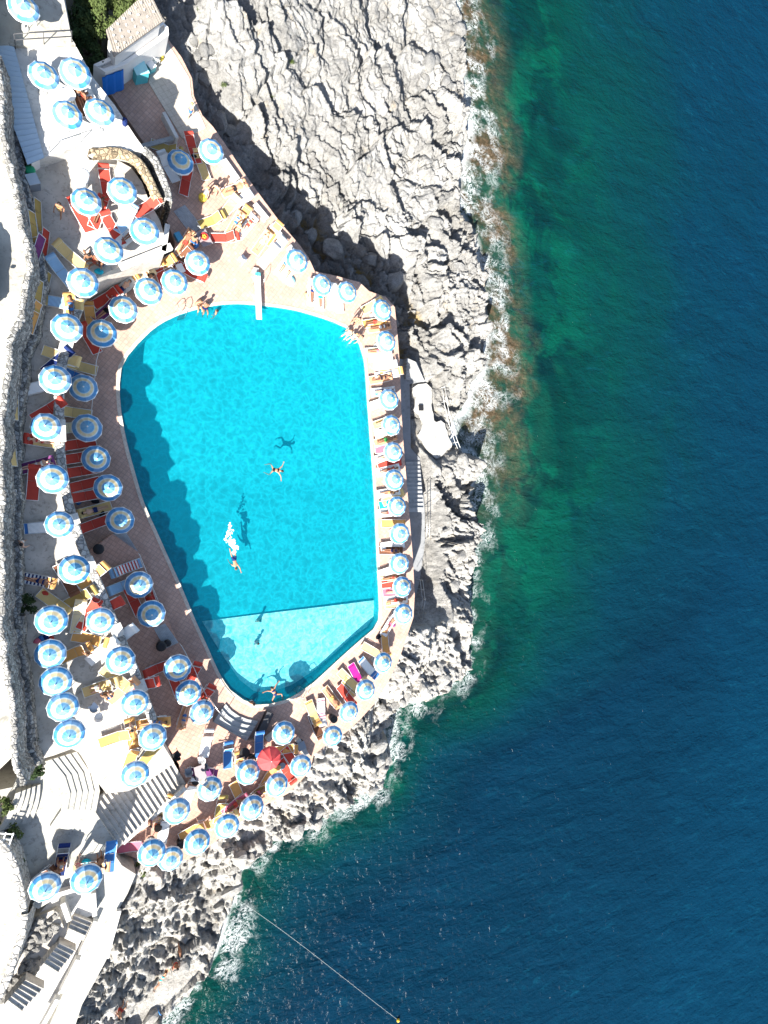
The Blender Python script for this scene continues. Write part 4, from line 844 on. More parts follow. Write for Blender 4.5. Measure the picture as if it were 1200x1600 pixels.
    # trunks: a sleeve round hips and upper thighs; bikini top: band round the chest
    sw = MB(); sw.tube([torso * .10, torso * .02, -torso * .06], [.150, .160, .150], 14, False)
    for s, th_ in ((-1, thL), (1, thR)):
        b = right * s * .085 - torso * .03; sw.tube([b, b + th_.normalized() * .20], [.112, .098], 10, False)
    bk = MB(); bk.tube([torso * .12, torso * .02, -torso * .07], [.142, .158, .120], 14, False)
    tp = MB(); tp.tube([torso * .31, torso * .36, torso * .42], [.146, .158, .150], 14, False)
    return me2, hm, sw.mesh('trunks', None, True), bk.mesh('bikini_bottom', None, True), tp.mesh('bikini_top', None, True)
dn = Vector((0, -1, 0)); up = Vector((0, 0, 1)); X_ = Vector((1, 0, 0))
def lay(back, arms, kneeup=0):   # face up, head towards +Y
    t = vdir(back); fr_ = vdir(back + 90); a = [(-t + .35 * X_ * s - .10 * up) for s in (-1, 1)] if arms == 0 else [(t * .7 + .75 * X_ * s) for s in (-1, 1)]
    b = [(-t + .05 * X_ * s + .0 * up) for s in (-1, 1)] if arms == 0 else [(t * .9 - .7 * X_ * s + .1 * up) for s in (-1, 1)]
    leg = [(dn + .06 * X_ * s + up * (.0 if not (kneeup and s > 0) else .75), dn + .03 * X_ * s + up * (0 if not (kneeup and s > 0) else -.8)) for s in (-1, 1)]
    return person_mesh(t, leg[0][0], leg[0][1], leg[1][0], leg[1][1], a[0], b[0], a[1], b[1], fr_)
POSES = {
    'lie': lay(22, 0), 'lieknee': lay(22, 1, 1), 'liearm': lay(22, 1), 'flat': lay(2, 0),
    'prone': person_mesh(vdir(2), dn - .08 * X_, dn - .04 * X_, dn + .08 * X_, dn + .04 * X_, vdir(5, -70), vdir(0, 30), vdir(5, 70), vdir(0, -30), -up),
    'stand': person_mesh(up, -up - .1 * X_, -up, -up + .1 * X_, -up, -up - .35 * X_, -up - .1 * X_ + Vector((0, .2, 0)), -up + .35 * X_, -up + .1 * X_ + Vector((0, .2, 0)), Vector((0, 1, 0))),
    'walk': person_mesh(up + Vector((0, .06, 0)), -up + Vector((-.05, .4, 0)), -up + Vector((0, -.05, 0)), -up + Vector((.05, -.3, 0)), -up + Vector((0, -.45, 0)), -up + Vector((-.25, -.35, 0)), -up + Vector((0, .3, 0)), -up + Vector((.25, .4, 0)), -up + Vector((0, .6, 0)), Vector((0, 1, 0))),
    'sit': person_mesh(up + Vector((0, -.12, 0)), Vector((-.15, 1, .04)), Vector((-.05, .15, -1)), Vector((.15, 1, .04)), Vector((.05, .15, -1)), -up + Vector((-.3, -.25, 0)), -up + Vector((0, .1, 0)), -up + Vector((.3, -.25, 0)), -up + Vector((0, .1, 0)), Vector((0, 1, 0))),
    'swim': person_mesh(vdir(2), dn - .18 * X_ , dn - .1 * X_ - .1 * up, dn + .2 * X_, dn + .08 * X_ + .1 * up, vdir(4, -25), vdir(2, -5), vdir(-8, 140), vdir(-5, 160), -up, vdir(14)),
    'frog': person_mesh(vdir(6), dn * .6 - .9 * X_, dn + .35 * X_, dn * .6 + .9 * X_, dn - .3 * X_, vdir(2, -50), vdir(0, -75), vdir(2, 50), vdir(0, 75), -up, vdir(30)),
}
PPROTO = {}; pr = random.Random(9)
SWC = ['navy', 'red', 'black', 'blue', 'pink', 'green', 'white', 'turquoise', 'orange', 'purple']
def person(pose, loc, rz, label, skin=None, hair=None, sw=None, woman=None, tilt=0):
    me, hm, tk, bb, bt = POSES[pose]; sk = skin if skin is not None else pr.randrange(3); hr = hair if hair is not None else pr.choice([0, 0, 1, 1, 2, 3]); wm = pr.random() < .5 if woman is None else woman; cl = sw or pr.choice(SWC)
    key = (pose, sk, hr, wm, cl)
    if key not in PPROTO:
        r = thing('person', label, 'person'); b = me.copy(); b.materials.append(SKIN[sk]); obj('body', b, r)
        h = hm.copy(); h.materials.append(HAIR[hr]); obj('hair', h, r)
        for src, nm in ([(bb, 'bikini_bottom'), (bt, 'bikini_top')] if wm else [(tk, 'trunks')]):
            m_ = src.copy(); m_.materials.append(fabric(cl)); obj(nm, m_, r)
        PPROTO[key] = r
    else: r = copy_tree(PPROTO[key])
    r.location = loc; r.rotation_euler = (tilt, 0, rz); r['label'] = label
    HN = ['dark-haired', 'brown-haired', 'fair-haired', 'grey-haired'][hr]
    return r, HN, (cl + (' bikini' if wm else ' trunks'))
towel_meshes = {}
def towel(col, stripes, loc, rz, label, parent=None, L=1.25, Wd=.62, back=25):
    k = (col, stripes, back)
    if k not in towel_meshes:
        if stripes:
            g = N(col + '_striped_towel'); cc = g.n('TexCoord'); s_ = g.n('SeparateXYZ'); g.l(cc.outputs['Object'], s_.inputs[0])
            f = g.math('FRACT', g.math('MULTIPLY', s_.outputs[1], 5.0)); g.col(g.mix(g.ramp(f, [(.48, 0), (.5, 1)], 'CONSTANT'), FAB[col], FAB['white'])); g.b.inputs['Roughness'].default_value = .95; m = g.m
        else: m = fabric(col)
        q = MB(); n = 8; nx = 3; zz = []
        for i in range(n + 1):
            y = -.75 + 1.4 * i / n; z = .325 if y < .22 else .325 + (y - .22) * math.tan(math.radians(back)); zz.append((y, z))
        vs = [(-.30 + .60 * j / nx, y, z + .012 * ((i + j) % 2)) for i, (y, z) in enumerate(zz) for j in range(nx + 1)]
        vs += [(a, b, c_ - .015) for a, b, c_ in vs]; w = nx + 1; M_ = (n + 1) * w
        fs = [(i * w + j, i * w + j + 1, (i + 1) * w + j + 1, (i + 1) * w + j) for i in range(n) for j in range(nx)]
        fs += [tuple(M_ + a for a in f[::-1]) for f in fs]
        towel_meshes[k] = q.add(vs, fs).mesh('towel', m)
    o = obj('towel', towel_meshes[k]); o.location = loc; o.rotation_euler = (0, 0, rz); tag(o, label, 'towel', 'towels spread on loungers'); return o
for (x, y, a, col, z, back, fl) in LGS:
    z = gz(x, y, z)
    p = W(x, y, z + .35); rz = heading(x, y, a, z) - math.pi / 2
    bk = min((0, 12, 22, 35, 50), key=lambda v_: abs(v_ - back)); o = lounger(col, bk)
    o.location = (p.x, p.y, z + .004); o.rotation_euler = (0, 0, rz)
    nm = f'{col} sun lounger' if bk < 40 else f'{col} sun lounger set upright'
    tag(o, uniq(nm, p, z), 'sun lounger', 'sun loungers set out round the pool')
    if 't' in fl:
        tc = pr.choice(['white', 'pale blue', 'pink', 'turquoise', 'yellow', 'red', 'navy']) if col not in ('magenta', 'blue') else ('magenta' if col == 'magenta' else 'white')
        stp = pr.random() < .6; towel(tc, stp, (p.x, p.y, z + .004), rz, uniq(('striped ' if stp else '') + tc + (' and white' if stp else '') + ' towel spread', p, z), back=bk)
    if 'p' in fl:
        ps = pr.choice(['lie', 'lieknee', 'liearm', 'prone', 'lie']) if 8 < bk < 40 else pr.choice(['prone', 'flat']) if bk < 8 else 'sit'
        if ps == 'prone' and bk > 15: ps = 'lie'
        f = Vector((-math.sin(rz), math.cos(rz), 0)); off = .18 if ps != 'sit' else -.05
        r, hn, cl = person(ps, (p.x + f.x * off, p.y + f.y * off, z + (.44 if ps != 'sit' else .47)), rz if ps != 'sit' else rz + math.pi, 'x')
        tag(r, uniq(f'{hn} person in {cl} ' + ('seated' if ps == 'sit' else 'lying'), p, z), 'person', 'sunbathers on the loungers')

# ---- loungers stood up against the retaining wall
for i, (x, y, col, off, nm) in enumerate([(60, 337, 'tan', 0, 'tan'), (53, 357, 'tan', 1, 'faded tan'), (70, 382, 'red', 0, 'red'), (59, 390, 'purple', 1, 'purple'), (71, 447, 'tan', 0, 'tan and white'), (60, 462, 'tan', 1, 'pale tan'), (54, 494, 'orange', 1, 'orange'), (23, 630, 'yellow', 0, 'ochre'), (19, 703, 'yellow', 0, 'dark ochre'), (17, 790, 'navy', 0, 'dark blue')]):
    z = TER + (1.05 if off or y > 600 else .1); k = (col, 0)
    o = lounger(col, 0)
    for ch_ in [c_ for c_ in o.children_recursive if c_.name.startswith(('sun_shade', 'shade_arm'))]: bpy.data.objects.remove(ch_)
    p = W(x, y, z + .36); q_ = W(x, y + 6, z + .36); al = math.atan2(q_.y - p.y, q_.x - p.x)
    th_ = math.radians(9 * ((i % 3) - 1))
    o.rotation_euler = (0, math.radians(58), th_ * .5 - (.18 if 380 < y < 500 else -.12 if y < 380 else 0)); o.location = (p.x - .26, p.y, z + .20)
    tag(o, f'{nm} sun lounger leaning on its side against the retaining wall' + ('' if i not in (0, 4) else ' ledge'), 'sun lounger', 'loungers stored along the retaining wall')

# ================================================================ PEOPLE IN AND AROUND THE WATER
def at(x, y, z): return tuple(W(x, y, z))
def hd(x, y, a, z=0): return heading(x, y, a, z) - math.pi / 2
PEOPLE = [('swim', 366, 874, -.16, -80, 'swimmer doing front crawl with a white splash trailing behind', 1, 1, 'navy', False), ('frog', 427, 734, -.18, -10, 'swimmer with spread arms alone in the middle of the pool', 1, 0, 'black', True),
    ('stand', 403, 968, -1.05, -60, 'person standing at the edge of the shallow shelf', 1, 0, 'black', False), ('stand', 400, 1003, -.95 + .02, -40, 'small dark-haired bather wading on the pale shallow shelf', 0, 0, 'pink', True),
    ('frog', 430, 1085, -.15, 120, 'bather floating near the lower rounded end of the pool', 1, 0, 'navy', True), ('sit', 311, 476, .13, -75, 'person sitting on the curved pool edge with legs in the water', 1, 1, 'black', True),
    ('sit', 321, 480, .13, -85, 'dark-haired person sitting at the pool edge beside another', 2, 0, 'navy', False), ('stand', 336, 490, -.55, 160, 'bather with dark hair holding on to the upper pool rim', 1, 0, 'blue', True),
    ('sit', 543, 521, .13, 225, 'person sitting on the upper corner of the pool nearest the sea', 0, 1, 'white', False), ('sit', 551, 527, .13, 225, 'fair person on the pool corner beside the other sitter', 0, 2, 'pale blue', True),
    ('stand', 561, 529, .9, 200, 'person standing on the deck beside the corner of the pool', 1, 0, 'white', False), ('stand', 337, 297, .9, 240, 'dark-haired person standing on the cream deck near the gully', 0, 0, 'peach', True),
    ('stand', 393, 1097, -.1, 250, 'dark-haired person at the lower pool rim with arms on the edge', 2, 0, 'white', False), ('stand', 322, 301, .9, 200, 'person bending near the yellow bucket in pale blue', 0, 2, 'pale blue', True),
    ('walk', 93, 326, TER + .9, 250, 'person in yellow walking on the sun terrace by the shower', 1, 0, 'yellow', True), ('walk', 34, 850, TER + .9, 20, 'person in white standing alone beside the retaining wall', 0, 0, 'white', False),
    ('sit', 138, 402, TER + .5, 100, 'person seated in the shade with a group under the terrace parasols', 2, 0, 'black', False), ('sit', 148, 408, TER + .5, 200, 'brown-skinned person in the shaded group beside a turquoise bag', 2, 0, 'red', True), ('sit', 158, 414, TER + .5, 150, 'person in dark swimwear at the end of the shaded group', 2, 1, 'navy', True),
    ('stand', 137, 1019, TER + .9, 260, 'person with brown hair standing between chairs on the lower terrace', 1, 1, 'cream', True), ('sit', 165, 1084, TER + .5, 300, 'brown-haired person seated on the lower terrace beside a blue bag', 1, 1, 'brown', True),
    ('stand', 205, 1136, TER + .9, 30, 'person in a bright top bending by the parapet of the lower terrace', 0, 0, 'white', True), ('sit', 93, 1354, PZ + .5, 80, 'person leaning back in a dark chair at the lower plaza', 1, 0, 'navy', False), ('stand', 156, 1344, PZ + .9, 130, 'tanned person lying in the shade by the deck corner', 2, 0, 'brown', False),
    ('walk', 122, 1352, PZ + .9, 40, 'person in pink standing beside the turquoise parasol bag', 0, 1, 'pink', True), ('lie', 258, 1520, -5.3, 60, 'sunbather lying on the flat rock shelf by the sea', 1, 0, 'black', False), ('lie', 251, 1530, -5.3, 60, 'sunbather with turquoise towel on the flat rock shelf', 1, 1, 'turquoise', True),
    ('stand', 281, 1486, -4.1, 200, 'tanned person standing on the white rocks near the water', 2, 0, 'brown', False), ('sit', 275, 1507, -4.9, 260, 'person sitting on the rock edge above the ochre shelf', 2, 0, 'red', False), ('sit', 187, 1580, -2.4, 45, 'person in red sitting in a rock cleft beside the cream path', 1, 0, 'red', False),
    ('stand', 319, 1092, .9, 300, 'dark person walking beside the pool steps', 1, 0, 'red', True), ('sit', 404, 1247, .5, 30, 'dark-haired person reading on the reddish deck', 2, 0, 'black', False), ('stand', 384, 1205, .9, 100, 'person with dark hair beside the round black table', 1, 0, 'black', True), ('stand', 234, 1284, .9, 30, 'person in purple on the reddish deck near the stairs', 1, 0, 'purple', True),
    ('sit', 236, 432, .5, 120, 'dark-skinned person crouching behind the parasols at the pool head', 2, 0, 'black', False), ('stand', 302, 376, .9, 60, 'person in blue beside the fruit table', 1, 0, 'blue', False), ('stand', 372, 358, .9, 60, 'pale person sunbathing at the seaward deck rim', 0, 2, 'peach', True), ('stand', 557, 501, .9, 240, 'person walking near the orange loungers', 1, 0, 'peach', True),
    ('walk', 298, 171, .95, 200, 'person in blue on the cream paving at the deck corner', 0, 2, 'blue', False), ('sit', 131, 152, UT + .5, 30, 'person in dark red seated between white parasols', 2, 0, 'red', True)]
for ps, x, y, z, a, lab, sk, hr, sw, wm in PEOPLE:
    zz = gz(x, y, z)
    if 1400 < y and z < -1: zz = z
    w_ = W(x, y, zz)
    if 1470 < y and x > 170: zz = ground(w_.x, w_.y) + (.95 if ps == 'stand' else .18); w_ = W(x, y, zz)
    r, hn, cl = person(ps, tuple(w_), hd(x, y, a, zz), lab, sk, hr, sw, wm); tag(r, lab, 'person')
# splash behind the swimmer: torn foam on the water
sp = MB(); q = random.Random(4)
for i in range(150):
    t = q.random() ** .8; c = W(365 - 9 * t + 3 * math.sin(t * 9) + q.gauss(0, 1.0 + 9 * t * (1 - t)), 864 - 46 * t + q.gauss(0, 2), -.12); s = q.choice([.02, .03, .05, .08, .12]) * (1.25 - .8 * t)
    n = 6; vs = [(c.x + s * math.cos(2 * math.pi * k / n) * q.uniform(.5, 1.4), c.y + s * math.sin(2 * math.pi * k / n) * q.uniform(.5, 1.4), c.z + .005) for k in range(n)] + [(c.x, c.y, c.z + s * q.uniform(.3, .9))]
    sp.add(vs, [(k, (k + 1) % n, n) for k in range(n)])
struct(sp.obj('splash', mat('white_foam', (.75, .80, .80), .9, .05)), 'stuff')

# ================================================================ POOL FITTINGS
p = W(403, 460, .55); rz = heading(405, 470, -88) - math.pi / 2
b = thing('diving_board', 'white diving board on a stand jutting over the upper edge of the pool', 'diving board', (p.x, p.y, 0), rz)
obj('board', MB().box((0, .15, .62), (.42, 3.5, .06)).mesh('board', WHITE), b)
obj('grip_strip', MB().box((0, .15, .653), (.32, 3.3, .008)).mesh('grip_strip', mat('grip_strip', (.55, .55, .53), .95, .3, 12, .4, 60)), b)
for yy in (-1.35, .1): obj('stand', MB().box((0, yy, .295), (.40, .16, .59)).mesh('stand', CONC_W), b)
obj('mat', MB().box((0, -1.5, .663), (.42, .25, .012)).mesh('mat', TEAL), b)
for s in (-1, 1): obj('handrail', MB().tube([(s * .5, -1.7, 0), (s * .5, -1.7, .8), (s * .42, -1.5, 1.15), (s * .36, -.9, 1.1), (s * .36, -.7, .6)], .02, 8).mesh('handrail', STEEL, True), b)
obj('step', MB().box((0, -1.95, .15), (.4, .3, .3)).mesh('step', CONC_W), b)
def ladder(x, y, a, label, mt=STEEL):
    p = W(x, y, 0); r = thing('pool_ladder', label, 'ladder', (p.x, p.y, 0), heading(x, y, a) - math.pi / 2)
    for s in (-1, 1): obj('handrail', MB().tube([(s * .26, -.55, 0), (s * .26, -.5, .55), (s * .26, -.35, .78), (s * .26, -.05, .78), (s * .26, .15, .55), (s * .26, .2, -1.1)], .022, 8).mesh('handrail', mt, True), r)
    for k in range(4): obj('rung', MB().box((0, .2, -.25 - .27 * k), (.52, .1, .03)).mesh('rung', mt), r)
    return r
ladder(284, 488, -70, 'steel pool ladder on the curved upper rim of the pool')
ladder(470, 1081, 130, 'submerged dark ladder at the lower rim of the pool', STEEL)
def lline(pts, r=.02, n=6): return MB().tube(pts, r, n)
# lane-mark cable at the edge of the shallows
# blue ladder into the sea
p = W(246, 1580, -6.2); r = thing('sea_ladder', 'blue metal ladder with looped rails into the sea below the flat rocks', 'ladder', tuple(p), hd(246, 1580, -50, -6.2))
for s in (-1, 1): obj('handrail', MB().tube([(s * .28, -.7, -.1), (s * .3, -.6, .6), (s * .28, -.3, .95), (s * .28, .1, .7), (s * .28, .35, -1)], .035, 8).mesh('handrail', mat('blue_paint', (.03, .22, .55), .4, .1), True), r)
for k in range(3): obj('rung', MB().box((0, .3, .1 - .3 * k), (.56, .12, .03)).mesh('rung', MATS['blue_paint']), r)
# mooring line and its yellow buoy
a, b_ = W(368, 1403, -5.5), W(622, 1594, SEA + .08); q = MB(); pts = [a.lerp(b_, t) + Vector((0, 0, -1.0 * math.sin(math.pi * min(1, t * 1.0)) * (1 - t))) for t in np.linspace(0, 1, 24)]
for v_ in pts: v_.z = max(v_.z, SEA + .07)
tag(q.tube(pts, .010, 5).obj('mooring_line', mat('pale_rope', (.38, .40, .38), .9, .1)), 'thin pale mooring line running from the rocks out to the yellow buoy', 'rope')
bu = thing('buoy', 'small yellow buoy floating at the end of the mooring line', 'buoy', tuple(b_))
obj('float', MB().lathe([(.05, -.12), (.14, -.06), (.17, .04), (.13, .13), (.05, .18)], 14).mesh('float', mat('yellow_paint', (.7, .42, .02), .5, .05), True), bu); obj('ring', MB().tube([(.05 * math.cos(t), 0, .21 + .05 * math.sin(t)) for t in np.linspace(0, 6.28, 10)], .015, 5).mesh('ring', STEEL), bu)

# ================================================================ RAILINGS
def railing(label, pts, z, h=1.0, gap=1.3, mt=STEEL, bars=(1.0, .5)):
    P = [W(x, y, z if not callable(z) else z(x, y)) for x, y in pts]
    for v_ in P:
        if z is not None: pass
    r = thing('railing', label, 'railing', tuple(P[0])); o0 = P[0]; L = [0]
    for a, b in zip(P, P[1:]): L.append(L[-1] + (b - a).length)
    n = max(2, int(L[-1] / gap) + 1); me = MB().tube([(0, 0, -.3), (0, 0, h)], .024, 6).mesh('post', mt, True)
    for i in range(n):
        s = L[-1] * i / (n - 1); k = max(j for j in range(len(L)) if L[j] <= s + 1e-6); k = min(k, len(P) - 2); v_ = P[k].lerp(P[k + 1], (s - L[k]) / max(1e-6, L[k + 1] - L[k])); o = obj('post', me, r); o.location = v_ - o0
    for b_ in bars: obj('rail', MB().tube([v_ - o0 + Vector((0, 0, h * b_)) for v_ in P], .022, 6).mesh('rail', mt, True), r)
    return r
railing('white handrails down the seaward side of the rock platform', [(687, 607), (690, 632), (696, 660), (706, 690), (715, 712)], -5.8, 1.0, 1.2, ALU)
railing('thin steel railing along the stairs below the seaward walkway', [(664, 752), (664, 800), (662, 850)], -5.8, 1.0, 1.2, STEEL)
railing('slim railing on the lower seaward edge of the walkway', [(652, 905), (656, 935), (652, 965)], -4.5, 1.0, .9, STEEL)
railing('dark iron railing across the edge of the courtyard', [(24, 72), (54, 70), (85, 68), (112, 66)], TER + 1.35, 1.0, 1.3, DARK)
railing('slender railing crossing the upper terrace', [(78, 238), (126, 222)], UT, .9, 1.0, STEEL, (1.0,))
railing('low railing beside the pool steps', [(322, 1082), (336, 1104), (350, 1120)], .35, .9, .9, STEEL, (1.0,))
railing('thin white railing along the deck between poolside and shaded terrace', [(216, 865), (232, 905), (246, 940)], RD - .05, .9, 1.1, ALU, (1.0,))
railing('white railing before the lower shaded parasols', [(281, 1006), (300, 1040), (314, 1072), (326, 1096)], RD - .05, .9, 1.1, ALU, (1.0,))
railing('slim railing by the curved upper shaded deck', [(158, 540), (150, 568), (142, 650)], 0, .9, 1.4, ALU, (1.0,)) 

# ================================================================ HOUSE AND SHEDS, TREES
hz = 3.6
roofq = [W(165, 60, hz), W(230, -2, hz), W(256, 30, hz), W(178, 86, hz)]
hs = thing('house', 'small white house with a speckled grey-brown tiled roof beside the trees', 'house', tuple(roofq[0].xy) + (0,)); ho = Vector((roofq[0].x, roofq[0].y, 0))
cen = sum((v_.xy for v_ in roofq), Vector((0, 0))) / 4
ins = [tuple(cen + (v_.xy - cen) * .90) for v_ in roofq]
w_ = MB().prism(ins, -.5, hz - .25).obj('wall', STUCCO, hs); w_.location = -ho
dirn = (roofq[2].xy - roofq[1].xy)
A, B, C_, D_ = [v_.copy() for v_ in roofq]; A.z += .75; B.z += .75; C_.z -= .1; D_.z -= .1
rm = MB(); rm.add([A, B, C_, D_] + [v_ - Vector((0, 0, .14)) for v_ in (A, B, C_, D_)], [(0, 1, 2, 3), (7, 6, 5, 4), (0, 4, 5, 1), (1, 5, 6, 2), (2, 6, 7, 3), (3, 7, 4, 0)])
TILEG = mat('grey_brown_roof_tile', (.30, .26, .22), .9, .3, 2.5, .3, 14)
ro = rm.obj('roof', TILEG, hs); ro.location = -ho
pan = MB(); nu, nv = 24, 12
for i in range(nu):
    for k in range(nv):
        u0, u1, v0, v1 = i / nu, (i + .82) / nu, k / nv, (k + 1.08) / nv
        f = lambda u, v: (A.lerp(B, u)).lerp(D_.lerp(C_, u), v)
        l_ = .055 if (i * 7 + k * 3) % 5 else .065; mid = f((u0 + u1) / 2, v0) + Vector((0, 0, l_)); mid2 = f((u0 + u1) / 2, v1) + Vector((0, 0, l_ - .03))
        pan.add([f(u0, v0), mid, f(u1, v0), f(u0, v1), mid2, f(u1, v1)], [(0, 1, 4, 3), (1, 2, 5, 4), (0, 2, 1), (3, 4, 5)])
o = pan.obj('roof_tile', TILEG, hs); o.location = -ho; o['kind'] = 'stuff'
q = MB(); rg = random.Random(2)
for i in range(26):
    f = A.lerp(B, rg.random()).lerp(D_.lerp(C_, rg.random()), 1) if False else (A.lerp(B, .1 + .8 * (i % 7) / 6)).lerp(D_.lerp(C_, .1 + .8 * (i % 7) / 6), .15 + .7 * (i // 7) / 3)
    q.box(f + Vector((0, 0, .09)), (.13, .10, .06), rg.uniform(0, 3))
o = q.obj('roof_stone', mat('pale_stone', (.62, .58, .5), .9, .2), hs); o.location = -ho; o['kind'] = 'stuff'
# flat-roofed white annex before the house
az = 1.95; ann = [(146, 104), (176, 90), (212, 64), (252, 36), (262, 46), (263, 58), (246, 70), (222, 86), (196, 104), (164, 116)]
an = thing('annex', 'white flat-roofed annex in front of the tiled house above the deck', 'building', tuple(W(205, 85, 0))); ao = W(205, 85, 0)
o = MB().prism(PL(ann, az), -.3, az).obj('wall', STUCCO, an); o.location = -ao
pw_ = PL(ann, az); o = MB().prism(pw_, az + .002, az + .22, [offset_loop(pw_, -.22)]).obj('roof_parapet', STUCCO, an); o.location = -ao
o = MB().prism(offset_loop(pw_, -.23), az - .05, az + .03).obj('roof', CONC_W, an); o.location = -ao
dp = W(252, 66, 1.0); o = MB().box((dp.x, dp.y, 1.0), (.9, .08, 2.0), hd(252, 66, -35)).obj('door', mat('grey_door', (.25, .28, .3), .6, .1), an); o.location = -ao
# blue canvas wall by the annex
ea, eb = W(164, 116, az), W(196, 104, az); tdir = (eb - ea).normalized(); outn = Vector((tdir.y, -tdir.x, 0))
q = MB(); tcs = []
for sgn_ in (.07, .04):
    for k_ in range(9):
        u_ = -.25 + 1.62 * k_ / 8; pt = ea + tdir * u_ + outn * (sgn_ + .03 * math.sin(k_ * 2.1)); tcs += [Vector((pt.x, pt.y, az - .12)), Vector((pt.x, pt.y, .10)) + outn * .25]
q.add(tcs, [(2 * k_, 2 * k_ + 1, 2 * k_ + 3, 2 * k_ + 2) for k_ in range(8)] + [(18 + 2 * k_ + 2, 18 + 2 * k_ + 3, 18 + 2 * k_ + 1, 18 + 2 * k_) for k_ in range(8)])
o = q.obj('tarpaulin', BLUEW); tag(o, 'bright blue tarpaulin hung on the white annex wall above the shaded deck', 'tarpaulin')
slab('annex_apron', [(146, 112), (190, 128), (216, 112), (222, 96), (160, 108)], .12, mat('gravel_concrete', (.42, .40, .38), .9, .35, 6, .4, 20), 0.004)
# blue-grey metal roof of the long shed along the retaining wall
sh_t = TER + 1.3; shed = [(-30, 73), (22, 73), (69, 246), (43, 257), (15, 180), (-30, 60)]
so = W(30, 160, 0); sd_ = thing('shed', 'long shed with a pale ribbed metal roof between retaining wall and upper terrace', 'shed', tuple(so))
o = MB().prism(offset_loop(PL(shed, sh_t), -.25), TER, sh_t - .1).obj('wall', STUCCO, sd_); o.location = -so
Lr = [W(22, 73, sh_t), W(69, 246, sh_t)]; Ll = [W(-30, 60, sh_t), W(43, 257, sh_t)]
for i in range(22):
    a, b = i / 22, (i + 1) / 22; q = MB(); za, zb = .0, .035
    c4 = [Lr[0].lerp(Lr[1], a), Lr[0].lerp(Lr[1], b), Ll[0].lerp(Ll[1], b), Ll[0].lerp(Ll[1], a)]; m4 = [c4[0].lerp(c4[1], .15), c4[3].lerp(c4[2], .15)]
    q.add([c4[0], c4[3], m4[0] + Vector((0, 0, .05)), m4[1] + Vector((0, 0, .05)), c4[1], c4[2]] + [v_ - Vector((0, 0, .06)) for v_ in (c4[0], c4[3], c4[1], c4[2])], [(0, 2, 3, 1), (2, 4, 5, 3), (6, 7, 9, 8), (0, 6, 8, 4, 2), (1, 3, 5, 9, 7)])
    o = q.obj('roof_sheet', ROOFM, sd_); o.location = -so
# trees: trunk, limbs and thousands of leaf faces
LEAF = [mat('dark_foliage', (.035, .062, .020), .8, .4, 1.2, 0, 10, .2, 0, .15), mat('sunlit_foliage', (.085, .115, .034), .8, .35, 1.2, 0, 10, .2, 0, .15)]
def tree(name, label, x, y, z0, R, Hh, leaf, n, seed, cat='tree'):
    p = W(x, y, z0 + Hh * .7); q = random.Random(seed); r = thing(name, label, cat, (p.x, p.y, z0))
    t = MB(); t.tube([(0, 0, -.3), (.05, .05, Hh * .35), (.0, .1, Hh * .75)], [.05 * Hh * .6, .035 * Hh * .6, .015 * Hh], 8)
    cl = []
    for k in range(int(9 + R * 5)):
        a = q.uniform(0, 6.28); rr_ = R * math.sqrt(q.random()) * .85; c = Vector((rr_ * math.cos(a), rr_ * math.sin(a), Hh * q.uniform(.5, .95) * (1 - .25 * (rr_ / R) ** 2))); cl.append((c, R * q.uniform(.22, .42)))
        t.tube([(0, .05, Hh * .4), c * .55 + Vector((0, 0, Hh * .15)), c], [.03, .02, .008], 5)
    t.obj('trunk', mat('bark', (.12, .09, .065), .9, .3, 3, .4, 18), r, True)
    nv = n; V_ = np.empty((nv, 4, 3)); 
    for k in range(nv):
        c, s = q.choice(cl); d = Vector((q.gauss(0, 1), q.gauss(0, 1), q.gauss(0, 1))).normalized() * s * q.uniform(.55, 1.05); pc = c + d
        nn = (d.normalized() + Vector((q.gauss(0, .5), q.gauss(0, .5), q.gauss(.2, .5)))).normalized(); u = nn.cross(Vector((q.gauss(0, 1), q.gauss(0, 1), q.gauss(0, 1)))).normalized(); v_ = nn.cross(u); l_ = q.uniform(.06, .13)
        V_[k] = [pc + u * l_, pc + v_ * l_ * .5, pc - u * l_, pc - v_ * l_ * .5]
    me = bpy.data.meshes.new('crown'); me.from_pydata(V_.reshape(-1, 3).tolist(), [], [(4 * k, 4 * k + 1, 4 * k + 2, 4 * k + 3) for k in range(nv)]); me.materials.append(leaf); obj('crown', me, r); return r
slab('garden_ground', [(88, -60), (240, -60), (232, 0), (168, 62), (150, 112), (120, 80), (96, 10)], -.1, mat('dark_soil', (.10, .085, .06), .95, .3, 2, .4, 12))
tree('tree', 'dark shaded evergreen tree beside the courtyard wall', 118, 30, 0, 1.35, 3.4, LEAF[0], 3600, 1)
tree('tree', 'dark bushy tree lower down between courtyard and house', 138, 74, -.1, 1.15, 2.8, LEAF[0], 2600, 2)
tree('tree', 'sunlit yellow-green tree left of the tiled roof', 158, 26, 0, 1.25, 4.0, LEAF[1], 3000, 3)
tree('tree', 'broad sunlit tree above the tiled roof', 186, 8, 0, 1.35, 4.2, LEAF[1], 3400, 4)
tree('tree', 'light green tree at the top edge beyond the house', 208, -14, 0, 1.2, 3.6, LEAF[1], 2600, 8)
tree('tree', 'sunlit tree at the top edge left of the house', 150, -8, 0, 1.3, 4.0, LEAF[1], 2600, 9)
